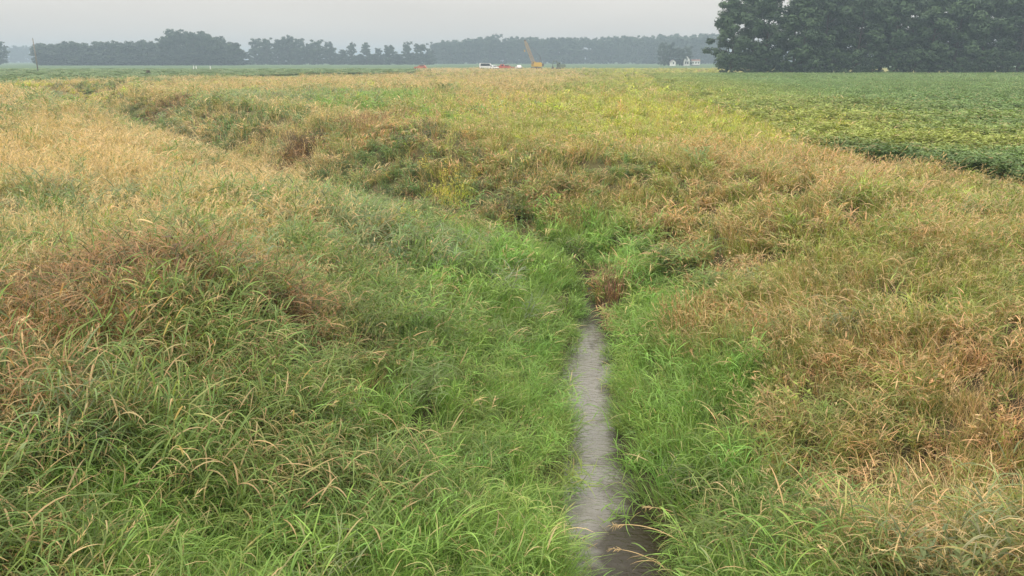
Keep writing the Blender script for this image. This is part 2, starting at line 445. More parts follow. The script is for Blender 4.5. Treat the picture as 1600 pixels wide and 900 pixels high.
# ------------------------------------------------------------------ the ground
def axis(lim, first, ratio, half=False):
    a, stp = [0.0], first
    while a[-1] < lim:
        a.append(a[-1] + stp)
        stp *= ratio
    a = np.array(a)
    return a if half else np.concatenate([-a[:0:-1], a])
gx = axis(3000, .16, 1.026)
gy = np.concatenate([-axis(60, .3, 1.05, True)[:0:-1], axis(3000, .16, 1.0165, True)])
GX, GY = np.meshgrid(gx, gy)
gd, gyy = ditch(GX, GY)
GZ = height(GX, GY, gd, gyy).ravel()
fx, fy = GX.ravel(), GY.ravel()
def land_colour(x, y, d, yy):
    n = len(x)
    col = np.tile(np.array([.060, .046, .026]), (n, 1))              # thatch and soil under the grass
    nz = vnoise(x, y, 6, 51, 3)
    def put(c, wgt):
        nonlocal col
        wgt = np.clip(wgt, 0, 1)[:, None]
        col = col * (1 - wgt) + np.array(c) * wgt
    put((.100, .088, .040), sstep(14, 26, y))
    far = sstep(55, 110, y)
    put((.235, .185, .080), far * (.7 + .6 * (nz - .5)))              # rough dry grass along the ditch
    put((.20, .195, .055), sstep(60, 120, y) * sstep(-.03, .05, x / np.maximum(y, 1)) * .7)
    # left field, green
    put((.145, .205, .085), sstep(8, 14, -d) * sstep(66, 84, y + .06 * x) * (1 - sstep(-.13, -.10, x / np.maximum(y, 1) + .02 * (nz - .5))))
    put((.145, .205, .085), sstep(150, 175, y) * (1 - sstep(-.27, -.24, x / np.maximum(y, 1) - .06 * (nz - .5))))
    # beyond the rough grass: green crops, a pale field to the right
    put((.095, .145, .070), sstep(330, 350, y))
    put((.24, .23, .085), sstep(215, 235, y) * (1 - sstep(345, 360, y)) * sstep(.10, .12, x / np.maximum(y, 1)))
    put((.13, .18, .075), sstep(0, .5, x - soy_edge(y)) * (1 - sstep(205, 215, y)) * (y > 14))
    put((.06, .045, .03), 1 - sstep(.2, .7, np.abs(d)))
    return col
gcol = land_colour(fx, fy, gd, gyy)
ny_, nx_ = GX.shape
ii = np.arange(nx_ * ny_).reshape(ny_, nx_)
GQ = np.stack([ii[:-1, :-1], ii[:-1, 1:], ii[1:, 1:], ii[1:, :-1]], -1).reshape(-1, 4)
M_GROUND = bpy.data.materials.new("ground_soil")
M_GROUND.use_nodes = True
t = M_GROUND.node_tree
b = t.nodes["Principled BSDF"]
b.inputs["Roughness"].default_value = .95
b.inputs["Specular IOR Level"].default_value = .1
ga = N(t, "ShaderNodeAttribute", attribute_name="land")
gt = N(t, "ShaderNodeTexCoord")
g1 = N(t, "ShaderNodeTexNoise"); g1.inputs["Scale"].default_value = .35; g1.inputs["Detail"].default_value = 8; g1.inputs["Roughness"].default_value = .7
g2 = N(t, "ShaderNodeTexNoise"); g2.inputs["Scale"].default_value = 6; g2.inputs["Detail"].default_value = 6
gm = N(t, "ShaderNodeMapRange"); gm.inputs["From Min"].default_value = .3; gm.inputs["From Max"].default_value = .7; gm.inputs["To Min"].default_value = .72; gm.inputs["To Max"].default_value = 1.28
gs = N(t, "ShaderNodeVectorMath", operation='SCALE')
gb = N(t, "ShaderNodeBump"); gb.inputs["Strength"].default_value = .8; gb.inputs["Distance"].default_value = .06
for a_, b_ in ((gt.outputs["Object"], g1.inputs["Vector"]), (gt.outputs["Object"], g2.inputs["Vector"]), (g1.outputs[0], gm.inputs["Value"]),
               (ga.outputs["Color"], gs.inputs[0]), (gm.outputs[0], gs.inputs["Scale"]), (gs.outputs[0], b.inputs["Base Color"]),
               (g2.outputs[0], gb.inputs["Height"]), (gb.outputs[0], b.inputs["Normal"])):
    t.links.new(a_, b_)
gme = mesh_np("ground", np.stack([fx, fy, GZ], 1), GQ, mat=M_GROUND, smooth=True,
              attrs={"land": ('FLOAT_COLOR', np.concatenate([gcol, np.ones((len(gcol), 1))], 1))})
tag(link("ground", gme), "flat farmland cut by a grassy drainage ditch that winds away to the left", "ground", kind="structure")

# the stream: a strip a little wider than the channel, its edges run into the banks
k = np.arange(0, len(CL))
V, Q, UVx = [], [], []
nrm = np.stack([CLT[:, 1], -CLT[:, 0]], 1)
cols = np.linspace(-1, 1, 9)
for c in cols:
    p = CL + nrm * (c * 1.05)
    V.append(np.stack([p[:, 0], p[:, 1], np.full(len(p), WATER_Z) + .0 * p[:, 0]], 1))
V = np.stack(V, 1).reshape(-1, 3)
nc = len(cols)
ii = np.arange(len(CL) * nc).reshape(len(CL), nc)
WQ = np.stack([ii[:-1, :-1], ii[:-1, 1:], ii[1:, 1:], ii[1:, :-1]], -1).reshape(-1, 4)
sel = CL[:, 1] < 90
WQ = WQ[np.repeat(sel[:-1], nc - 1)]
yyv = np.repeat(CL[:, 1], nc)
across = np.tile(cols, len(CL)) * 1.05 + .62 * np.exp(-((yyv - 6.4) / 1.6) ** 2) + .7 * sstep(13.2, 15.5, yyv) - .12  # far end shifted to the dark colour, standing in for the banks' reflection
M_WATER = bpy.data.materials.new("ditch_water")
M_WATER.use_nodes = True
t = M_WATER.node_tree
b = t.nodes["Principled BSDF"]
b.inputs["Roughness"].default_value = .045
b.inputs["IOR"].default_value = 1.85
b.inputs["Specular IOR Level"].default_value = .5
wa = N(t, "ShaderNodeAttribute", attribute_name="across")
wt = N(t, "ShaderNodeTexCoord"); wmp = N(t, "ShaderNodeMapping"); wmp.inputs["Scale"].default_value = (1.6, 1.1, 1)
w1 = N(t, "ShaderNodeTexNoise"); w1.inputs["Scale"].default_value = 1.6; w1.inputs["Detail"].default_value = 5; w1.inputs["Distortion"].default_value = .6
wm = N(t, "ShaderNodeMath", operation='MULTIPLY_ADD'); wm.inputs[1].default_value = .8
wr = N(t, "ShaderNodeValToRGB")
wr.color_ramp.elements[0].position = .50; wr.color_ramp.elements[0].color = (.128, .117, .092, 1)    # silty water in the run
wr.color_ramp.elements[1].position = .80; wr.color_ramp.elements[1].color = (.034, .027, .015, 1)  # brown mud in the shallows; at the far end, painted reflection of the banks
w2 = N(t, "ShaderNodeTexNoise"); w2.inputs["Scale"].default_value = 9.0; w2.inputs["Detail"].default_value = 3; w2.inputs["Distortion"].default_value = .4
wmp2 = N(t, "ShaderNodeMapping"); wmp2.inputs["Scale"].default_value = (1, 2.4, 1)
wb = N(t, "ShaderNodeBump"); wb.inputs["Strength"].default_value = .8; wb.inputs["Distance"].default_value = .02
for a_, b_ in ((wt.outputs["Object"], wmp.inputs["Vector"]), (wmp.outputs[0], w1.inputs["Vector"]), (wa.outputs["Fac"], wm.inputs[0]),
               (w1.outputs[0], wm.inputs[2]), (wm.outputs[0], wr.inputs[0]), (wr.outputs[0], b.inputs["Base Color"]),
               (wt.outputs["Object"], wmp2.inputs["Vector"]), (wmp2.outputs[0], w2.inputs["Vector"]), (w2.outputs[0], wb.inputs["Height"]), (wb.outputs[0], b.inputs["Normal"])):
    t.links.new(a_, b_)
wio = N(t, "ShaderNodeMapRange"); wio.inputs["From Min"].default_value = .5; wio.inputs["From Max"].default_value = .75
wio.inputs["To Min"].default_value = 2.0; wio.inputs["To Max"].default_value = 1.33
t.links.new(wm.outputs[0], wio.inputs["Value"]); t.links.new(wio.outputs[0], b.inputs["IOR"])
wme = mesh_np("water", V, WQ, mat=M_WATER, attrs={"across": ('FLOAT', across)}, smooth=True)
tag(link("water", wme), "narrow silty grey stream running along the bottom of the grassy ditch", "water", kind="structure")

# ------------------------------------------------------------------ grass tufts
class Tuft:
    def __init__(s): s.V, s.Q, s.A, s.n = [], [], [], 0
    def blade(s, p0, az, L, wd, th0, curl, segs=5, r1=None, r2=None, part=0.0, pw=1.4, roll=0.0, s0=0.0, wbase=.4, tipw=2.2):
        r1 = random.random() if r1 is None else r1
        r2 = random.random() if r2 is None else r2
        q = np.linspace(0, 1, segs + 1)
        th = th0 + curl * q ** pw
        tm = (th[:-1] + th[1:]) / 2
        dr = np.stack([np.sin(tm) * math.cos(az), np.sin(tm) * math.sin(az), np.cos(tm)], 1) * (L / segs)
        P = np.concatenate([[[0, 0, 0]], dr.cumsum(0)]) + np.array(p0)[None]
        side = np.array([-math.sin(az), math.cos(az), 0.0])
        nrm_ = np.stack([np.cos(th) * math.cos(az), np.cos(th) * math.sin(az), -np.sin(th)], 1)
        sv = side[None] * math.cos(roll) + nrm_ * math.sin(roll)
        pr = np.minimum(1, wbase + q * 4) * (1 - q ** tipw) * .5 * wd + .0006
        a, b = P - sv * pr[:, None], P + sv * pr[:, None]
        m = segs + 1
        s.V.append(np.concatenate([a, b]))
        i = np.arange(segs)
        s.Q.append(np.stack([i, i + 1, i + 1 + m, i + m], 1) + s.n)
        col = np.stack([np.full(m, r1), s0 + (1 - s0) * q, np.full(m, part), np.full(m, r2)], 1)
        s.A.append(np.concatenate([col, col]))
        s.n += 2 * m
        return P, th
    def arrays(s):
        return np.concatenate(s.V), np.concatenate(s.Q), np.concatenate(s.A)

U = random.uniform
def lean_az(bias=.6):
    """azimuth drawn towards +y"""
    return math.pi / 2 + random.gauss(0, 1) * (2.2 - 1.5 * bias)
def t_reed(n=9, wf=1.0, leaves=6, Rr=.15, sg=5):
    T = Tuft()
    for _ in range(n):
        a, r = U(0, 6.28), Rr * math.sqrt(random.random())
        p0 = (r * math.cos(a), r * math.sin(a), -.05)
        az, L = lean_az(.5), U(.42, .80)
        r1, r2 = random.random(), random.random()
        P, th = T.blade(p0, az, L, .006 * wf, U(.02, .3), U(.2, .8), 5, r1=r1, r2=r2, s0=0)
        for k in range(leaves):
            f = .2 + .8 * (k + random.random() * .6) / leaves
            i = min(len(P) - 1, int(f * (len(P) - 1) + .5))
            la = az + (math.pi * (k % 2)) * .8 + random.gauss(0, .9)
            T.blade(P[i], la, U(.17, .33), U(.011, .017) * wf, max(.1, th[i] * .6 + U(.2, .7)), U(.7, 2.0), sg, r1=min(1, max(0, r1 + U(-.35, .35))), r2=min(1, max(0, r2 + U(-.3, .3))), roll=U(-.5, .5), pw=U(1.1, 1.9))
    return T
def t_upright(n=42, wf=1.0, Rr=.16, sg=4):
    T = Tuft()
    for _ in range(n):
        a, r = U(0, 6.28), Rr * math.sqrt(random.random())
        T.blade((r * math.cos(a), r * math.sin(a), -.04), lean_az(.3), U(.30, .66), U(.0045, .009) * wf, U(.0, .35), U(.2, 1.3) * (1.4 if random.random() < .25 else 1), sg, roll=U(-.7, .7), pw=U(1.3, 2.4))
    return T
def t_seed(n=9, wf=1.0, Rr=.17, nl=18, hd=9):
    T = Tuft()
    for _ in range(n):
        a, r = U(0, 6.28), Rr * math.sqrt(random.random())
        az = lean_az(.6)
        r1, r2 = random.random(), random.random() * .55
        P, th = T.blade((r * math.cos(a), r * math.sin(a), -.04), az, U(.55, .98), .0042 * wf, U(.0, .28), U(.25, 1.0), 6, r1=r1, r2=r2, tipw=6)
        d = P[-1] - P[-2]; d = d / np.linalg.norm(d)
        hl = U(.10, .18)
        for k in range(hd):
            q = P[-1] + d * hl * (k / hd - .35)
            T.blade(q, az + random.gauss(0, 1.1), U(.03, .065), U(.006, .010) * wf, th[-1] + random.gauss(0, .45), U(-.2, .8), 2, r1=min(1, max(0, r1 + U(-.3, .3))), r2=r2, part=1.0)
    for _ in range(nl):
        a, r = U(0, 6.28), Rr * math.sqrt(random.random())
        T.blade((r * math.cos(a), r * math.sin(a), -.04), lean_az(.4), U(.28, .6), U(.005, .009) * wf, U(.05, .5), U(.4, 1.9), 4, roll=U(-.6, .6), pw=U(1, 2))
    return T
def t_weed(n=8, wf=1.0, Rr=.18, leaves=16):
    T = Tuft()
    for _ in range(n):
        a, r = U(0, 6.28), Rr * math.sqrt(random.random())
        az = U(0, 6.28); r1, r2 = random.random(), random.random()
        P, th = T.blade((r * math.cos(a), r * math.sin(a), -.04), az, U(.35, .75), .006 * wf, U(.0, .4), U(.0, .4), 4, r1=r1, r2=r2, tipw=6)
        for k in range(leaves):
            i = min(len(P) - 1, int((.2 + .8 * k / leaves) * (len(P) - 1) + .5))
            T.blade(P[i] + np.array([0, 0, U(-.05, .05)]), U(0, 6.28), U(.05, .12), U(.022, .042) * wf, U(.5, 1.4), U(.2, .8), 3, r1=min(1, max(0, r1 + U(-.4, .4))), r2=r2, roll=U(-.4, .4), wbase=.15)
    return T
def t_soy(n=5, wf=1.0, Rr=.17, leaves=11):
    T = Tuft()
    for _ in range(n):
        a, r = U(0, 6.28), Rr * math.sqrt(random.random())
        az = U(0, 6.28)
        P, th = T.blade((r * math.cos(a), r * math.sin(a), -.04), az, U(.42, .62), .007 * wf, U(.0, .25), U(.0, .3), 4, tipw=8)
        for k in range(leaves):
            f = .35 + .65 * k / leaves
            i = min(len(P) - 1, int(f * (len(P) - 1) + .5))
            pa = U(0, 6.28)
            q = P[i] + np.array([math.cos(pa), math.sin(pa), .55]) * U(.05, .14)
            r1, r2 = random.random(), random.random()
            for j in (-1, 0, 1):
                T.blade(q, pa + j * 1.25, U(.08, .115), U(.055, .078) * wf, U(.9, 1.5), U(.1, .9), 3, r1=min(1, max(0, r1 + U(-.15, .15))), r2=r2, roll=U(-.5, .5), wbase=.2, tipw=2.4, pw=1.5)
    return T

def scatter(name, protos, pts, rot, scl, tint, mixv, material, label, cat):
    """one object: tuft shapes plus the spots they stand on, spread by geometry nodes"""
    V, Q, A, PID = [], [], [], []
    off = 0
    for i, T in enumerate(protos):
        v, q, a = T.arrays()
        V.append(v); Q.append(q + off); A.append(a); PID.append(np.full(len(v), i)); off += len(v)
    npr, n = off, len(pts)
    V.append(pts); A.append(np.zeros((n, 4))); PID.append(np.full(n, -1))
    V, Q, A, PID = np.concatenate(V), np.concatenate(Q), np.concatenate(A), np.concatenate(PID)
    def pad(a, w):
        return np.concatenate([np.zeros((npr, w)), np.asarray(a, float).reshape(n, w)])
    me = mesh_np(name, V, Q, mat=material, smooth=True, attrs={
        "blade": ('FLOAT_COLOR', A), "pid": ('INT', PID), "rot": ('FLOAT_VECTOR', pad(rot, 3)), "scl": ('FLOAT_VECTOR', pad(scl, 3)),
        "tint": ('FLOAT_COLOR', np.concatenate([pad(tint, 3), np.ones((npr + n, 1))], 1)), "mixv": ('FLOAT_VECTOR', pad(mixv, 3)),
        "which": ('INT', np.concatenate([np.zeros(npr), RNG.integers(0, len(protos), n)]))})
    o = link(name, me)
    g = bpy.data.node_groups.new(name + "_spread", 'GeometryNodeTree')
    g.interface.new_socket("Geometry", in_out='INPUT', socket_type='NodeSocketGeometry')
    g.interface.new_socket("Geometry", in_out='OUTPUT', socket_type='NodeSocketGeometry')
    gi, go = N(g, "NodeGroupInput"), N(g, "NodeGroupOutput")
    def attr(nm, ty):
        a = N(g, "GeometryNodeInputNamedAttribute", data_type=ty); a.inputs["Name"].default_value = nm
        return a.outputs["Attribute"]
    pid = attr("pid", 'INT')
    def pick(k):
        c = N(g, "FunctionNodeCompare", data_type='INT', operation='EQUAL')
        g.links.new(pid, c.inputs[2]); c.inputs[3].default_value = k
        sp = N(g, "GeometryNodeSeparateGeometry", domain='POINT')
        g.links.new(gi.outputs[0], sp.inputs[0]); g.links.new(c.outputs[0], sp.inputs[1])
        return sp.outputs[0]
    jn = N(g, "GeometryNodeJoinGeometry")
    for k in range(len(protos)):
        ti = N(g, "GeometryNodeGeometryToInstance")
        g.links.new(pick(k), ti.inputs[0]); g.links.new(ti.outputs[0], jn.inputs[0])
    ip = N(g, "GeometryNodeInstanceOnPoints")
    ip.inputs["Pick Instance"].default_value = True
    g.links.new(pick(-1), ip.inputs["Points"]); g.links.new(jn.outputs[0], ip.inputs["Instance"])
    g.links.new(attr("which", 'INT'), ip.inputs["Instance Index"])
    e2r = N(g, "FunctionNodeEulerToRotation")
    g.links.new(attr("rot", 'FLOAT_VECTOR'), e2r.inputs[0]); g.links.new(e2r.outputs[0], ip.inputs["Rotation"])
    g.links.new(attr("scl", 'FLOAT_VECTOR'), ip.inputs["Scale"])
    g.links.new(ip.outputs[0], go.inputs[0])
    md = o.modifiers.new("spread", 'NODES')
    md.node_group = g
    return tag(o, label, cat, kind="stuff")

# spots: nearer ground gets finer tufts.  (y0, y1, tufts per square metre, blade width factor)
BANDS = [(1.6, 7.5, 60, 1.0, 1.0), (7.5, 14, 38, 1.0, 1.0), (14, 24, 20, 1.4, 1.08), (24, 42, 13.0, 2.2, 1.2), (42, 75, 5.4, 3.4, 1.45), (75, 150, 1.5, 5.0, 1.9), (150, 330, .28, 8.0, 2.5)]
spots = []
for bi, (y0, y1, dens, wf, sf) in enumerate(BANDS):
    hwid = .72 * y1 + 3.5
    n = int((y1 - y0) * 2 * hwid * dens)
    x = RNG.uniform(-hwid, hwid, n); y = RNG.uniform(y0, y1, n)
    kp = np.abs(x) < .72 * y + 3.5
    x, y = x[kp], y[kp]
    d, yy = ditch(x, y)
    side = np.where(d >= 0, 1, -1)
    ok = np.abs(d) > half_water(yy, side) * np.where(RNG.random(len(x)) < .25, RNG.uniform(.6, 1.0, len(x)), 1.0) + .02
    ok &= x < soy_edge(y) + RNG.normal(0, .25, len(x)) + sstep(28, 36, y) * np.abs(RNG.normal(0, 5.5, len(x))) + (y > 185) * 1e4
    px, _ = project(x, y, np.zeros(len(x)))
    if y1 > 70:        # the mown crop on the left starts here
        fl = (y + .06 * x > 78 + RNG.normal(0, 2, len(x))) & (px < 640 - 800 + 780) & (-d > 10)
        ok &= ~((y + .06 * x > 80) & (x / y < -.115) & (-d > 11))
    if y1 > 160:
        ok &= ~((x / y < -.255) | (x / y > .25)) & (y < 318)
    x, y, d, yy = x[ok], y[ok], d[ok], yy[ok]
    # gaps and clumps
    cl = vnoise(x, y, .9 * sf, 61, 2)
    ok = RNG.random(len(x)) < .22 + 1.4 * cl
    x, y, d, yy = x[ok], y[ok], d[ok], yy[ok]
    spots.append((bi, x, y, d, yy))

SPEC = ['reed', 'upright', 'seed', 'weed']
acc = {(bi, s): [] for bi in range(len(BANDS)) for s in range(4)}
GAP_C = ground_at(205, 745, .4)
for (bi, x, y, d, yy) in spots:
    sf = BANDS[bi][4]
    ch = veg_choice(x, y, d, yy)
    z = height(x, y, d, yy)
    n = len(x)
    sp = (P_S[ch].cumsum(1) < RNG.random(n)[:, None]).sum(1).clip(0, 3)
    hn = vnoise(x, y, 1.25, 71, 2)
    hs = P_H[ch] * (.50 + .95 * hn) * RNG.uniform(.8, 1.2, n)
    edge = np.abs(d) - half_water(yy, np.where(d >= 0, 1, -1))
    hs *= .80 + .20 * sstep(0, .9, edge)
    far_low = 1 - .25 * sstep(60, 140, y)
    hs *= far_low
    hs *= 1 - .40 * (1 - sstep(22, 28, y)) * sstep(-2.2, -.3, x - soy_edge(y))
    # lie of the leaves: wind, downhill, random
    an = vnoise(x, y, 2.4, 81, 2) * 2 * math.pi * 1.6
    k = np.array([np.argmin((CL[:, 1] - b) ** 2) for b in [0]])
    todir = np.where(d >= 0, math.pi, 0.0)              # towards the water, seen along the ditch
    wx = np.cos(an) * .8 + np.cos(todir) * 1.0 * (1 - sstep(3, 6, np.abs(d))) + .5
    wy = np.sin(an) * .8 - .25
    az = np.arctan2(wy, wx) + RNG.normal(0, .60, n)
    tilt = np.abs(RNG.normal(.16, .16, n)) + .26 * vnoise(x, y, 1.2, 83) + .28 * (1 - sstep(.0, .45, edge))
    tilt = tilt * np.where((d > 1.6) & (edge > .5), .55, 1.0) * (1 - .35 * sstep(10, 16, y))
    rot = np.stack([-tilt, np.zeros(n), az - math.pi / 2], 1)
    wsc = sf * RNG.uniform(.85, 1.2, n)
    wsc = wsc * (.40 + .60 * np.clip(hs, .4, 1.1)) * 1.05
    scl = np.stack([wsc, wsc, hs * (sf ** .25)], 1)
    tint = P_T[ch] * RNG.uniform(.82, 1.2, (n, 1)) * (1 + RNG.normal(0, .06, (n, 3)))
    pn = vnoise(x, y, 1.3, 91, 2)[:, None]
    tint = tint * (.82 + .36 * pn)
    mixv = np.stack([np.clip(P_D[ch] + RNG.normal(0, .12, n) * np.minimum(1, .15 + P_D[ch] * 2), 0, 1), np.clip(P_R[ch] + RNG.normal(0, .18, n), 0, 1), P_B[ch] * RNG.uniform(.88, 1.14, n)], 1)
    for s in range(4):
        m = sp == s
        acc[(bi, s)].append((np.stack([x, y, z], 1)[m], rot[m], scl[m], tint[m], mixv[m]))
GROUPS = [((0,), .66, 8, 'near'), ((1,), .78, 7, 'mid'), ((2,), 1.25, 6, 'mid'), ((3,), 1.8, 6, 'far'), ((4,), 2.6, 5, 'far'), ((5, 6), 4.0, 5, 'far')]
LBL = {
    'reed': ("arching_grass", "tall arching broad-leaved green grass on the ditch banks"),
    'upright': ("meadow_grass", "thin upright grass blades on the ditch banks and verges"),
    'seed': ("seeding_grass", "dry tan grass with drooping seed heads on the banks"),
    'weed': ("bank_weeds", "low leafy green and brown weeds among the bank grass"),
}
ZONE = ["closest to the bridge", "beside the open water", "where the ditch starts to bend", "on the bend of the ditch", "along the far reach of the ditch", "on the distant verge by the machines"]
for gi_, (bs, wf, nv, _) in enumerate(GROUPS):
    for s in range(4):
        ar = [np.concatenate([acc[(b_, s)][0][q] for b_ in bs]) for q in range(5)]
        if len(ar[0]) < 5: continue
        lod = gi_ >= 3
        mk = {0: lambda: t_reed(8 if lod else 11, wf, 5 if lod else 7, sg=3 if lod else 5),
              1: lambda: t_upright(28 if lod else 58, wf, sg=3 if lod else 4),
              2: lambda: t_seed(7 if lod else 9, wf, nl=10 if lod else 18, hd=5 if lod else 9),
              3: lambda: t_weed(6 if lod else 8, wf ** .6, leaves=10 if lod else 16)}[s]
        nm, lb = LBL[SPEC[s]]
        scatter(nm, [mk() for _ in range(nv)], *ar, M_GRASS, lb + ", " + ZONE[gi_], "grass" if s < 3 else "weeds")

# ------------------------------------------------------------------ the bean field: rows of bushy plants
bx, by, bs_ = [], [], []
ROW = R(96)                                        # the rows run across the view
for (y0, y1, row, step, sc) in ((14, 34, .45, .34, 1.0), (34, 62, .60, .62, 1.35), (62, 110, .62, .75, 1.25), (110, 186, 1.0, 1.2, 1.7)):
    xs = np.arange(6, .80 * y1 + 8, step)
    ys = np.arange(y0, y1, row)
    X, Y = np.meshgrid(xs, ys)
    X, Y = X.ravel(), Y.ravel()
    Y = Y + .05 * (X - 10) + RNG.normal(0, .05 * sc, len(X)); X = X + RNG.normal(0, .12 * sc, len(X))
    ok = (X > soy_edge(Y) + RNG.normal(0, .12, len(X)) + .2) & (X < .76 * Y + 6) & (Y < 183)
    lane_ = Y - .05 * (X - 10)
    ok &= ~((X > soy_edge(Y) + 7) & ((np.abs(lane_ - 45.5) < .55) | (np.abs(lane_ - 58) < .6) | (np.abs(lane_ - 86) < .9)))
    ok &= RNG.random(len(X)) < .30 + .70 * sstep(-.5, 8, X - soy_edge(Y)) + (1 - sstep(27, 34, Y))
    bx.append(X[ok]); by.append(Y[ok]); bs_.append(np.full(ok.sum(), sc))
bx, by, bs_ = map(np.concatenate, (bx, by, bs_))
n = len(bx)
bz = height(bx, by)
tn = vnoise(bx, by, 7, 101, 3); lane = vnoise(bx * .25, by, 2.6, 103, 2)
ppx, ppy = project(bx, by, bz + .5)
front = (1 - sstep(.4, 3.2, bx - soy_edge(by))) * (1 - sstep(26, 31, by))                                   # the outermost rows are a deeper green
pale = sstep(.35, .62, tn) * np.exp(-((by - 30) / 9) ** 2) * (1 - front) + .9 * sstep(26, 32, by) * (1 - sstep(1, 17, bx - soy_edge(by))) * (.55 + .45 * sstep(.3, .6, tn))
pale = np.clip(pale, 0, 1)   # yellowing plants behind them
btint = np.array([.170, .255, .095]) * (1 - pale[:, None]) + np.array([.30, .34, .095]) * pale[:, None]
btint = btint * (1 - .22 * front[:, None]) * (.85 + .3 * lane[:, None]) * RNG.uniform(.88, 1.14, (n, 1))
hs = (.82 + .35 * tn) * RNG.uniform(.88, 1.12, n) * np.where(lane < .30, .75, 1)
for nm, m, wf, lb in (("soybean_crop", by < 62, 1.0, "leafy green soybean rows with a yellowing band behind the front row, right of the ditch"),
                      ("soybean_crop", by >= 62, 1.3, "far part of the soybean field, up to the dark trees")):
    k = m.sum()
    sw = bs_[m] * RNG.uniform(.9, 1.15, k) * (1 if wf == 1 else .8)
    scatter(nm, [t_soy(6, .85, .2, 13) if wf == 1 else t_soy(16, .8, .32, 10) for _ in range(6)], np.stack([bx, by, bz], 1)[m],
            np.stack([RNG.normal(0, .08, k), RNG.normal(0, .08, k), RNG.uniform(0, 6.28, k)], 1), np.stack([sw, sw, hs[m]], 1),
            btint[m], np.stack([RNG.uniform(0, .06, k), np.zeros(k), RNG.uniform(.9, 1.1, k)], 1), M_CROP, lb, "soybeans")

n = 26000
lx, ly = RNG.uniform(-190, 12, n), 70 + 215 * RNG.random(n) ** 1.5
ldd, lyy = ditch(lx, ly)
m = (lx / ly < -.118) & (ly + .06 * lx > 80) & (ldd < -11.5) & (lx > -.74 * ly - 5) & ((lx / ly < -.26) | (ly < 150) | (ldd < -22))
lx, ly = lx[m], ly[m]; n = len(lx)
ln_ = vnoise(lx * .35, ly, 9, 111, 3)[:, None]
scatter("leafy_crop", [t_soy(14, 1.0, .34, 8) for _ in range(5)], np.stack([lx, ly, height(lx, ly)], 1),
        np.stack([RNG.normal(0, .08, n), RNG.normal(0, .08, n), RNG.uniform(0, 6.28, n)], 1),
        np.stack([RNG.uniform(2.2, 3.2, n)] * 2 + [RNG.uniform(.5, .95, n)], 1),
        np.array([.175, .245, .105]) * (.78 + .45 * ln_) * RNG.uniform(.9, 1.1, (n, 1)), np.stack([RNG.uniform(0, .06, n), np.zeros(n), np.ones(n)], 1),
        M_CROP, "low green crop covering the flat field left of the ditch", "crop")

# ------------------------------------------------------------------ trees
def foliage_mat(name, c0, c1):
    m = bpy.data.materials.new(name)
    m.use_nodes = True
    t = m.node_tree
    b = t.nodes["Principled BSDF"]
    b.inputs["Roughness"].default_value = .6
    b.inputs["Specular IOR Level"].default_value = .25
    a = N(t, "ShaderNodeAttribute", attribute_name="leaf")
    oi = N(t, "ShaderNodeObjectInfo")
    x = N(t, "ShaderNodeMix", data_type='RGBA'); x.inputs[6].default_value = (*c0, 1); x.inputs[7].default_value = (*c1, 1)
    ad = N(t, "ShaderNodeMath", operation='MULTIPLY_ADD'); ad.inputs[1].default_value = .7
    am = N(t, "ShaderNodeMath", operation='MULTIPLY'); am.inputs[1].default_value = .4
    t.links.new(oi.outputs["Random"], am.inputs[0]); t.links.new(a.outputs["Fac"], ad.inputs[0]); t.links.new(am.outputs[0], ad.inputs[2])
    t.links.new(ad.outputs[0], x.inputs[0]); t.links.new(x.outputs[2], b.inputs["Base Color"])
    return m
M_LEAF = foliage_mat("tree_leaves", (.024, .052, .024), (.078, .130, .056))
M_LEAF2 = foliage_mat("far_tree_leaves", (.026, .048, .026), (.065, .100, .045))
M_BARK = mat("bark", (.085, .070, .055), .9, noise=.35, nscale=5)

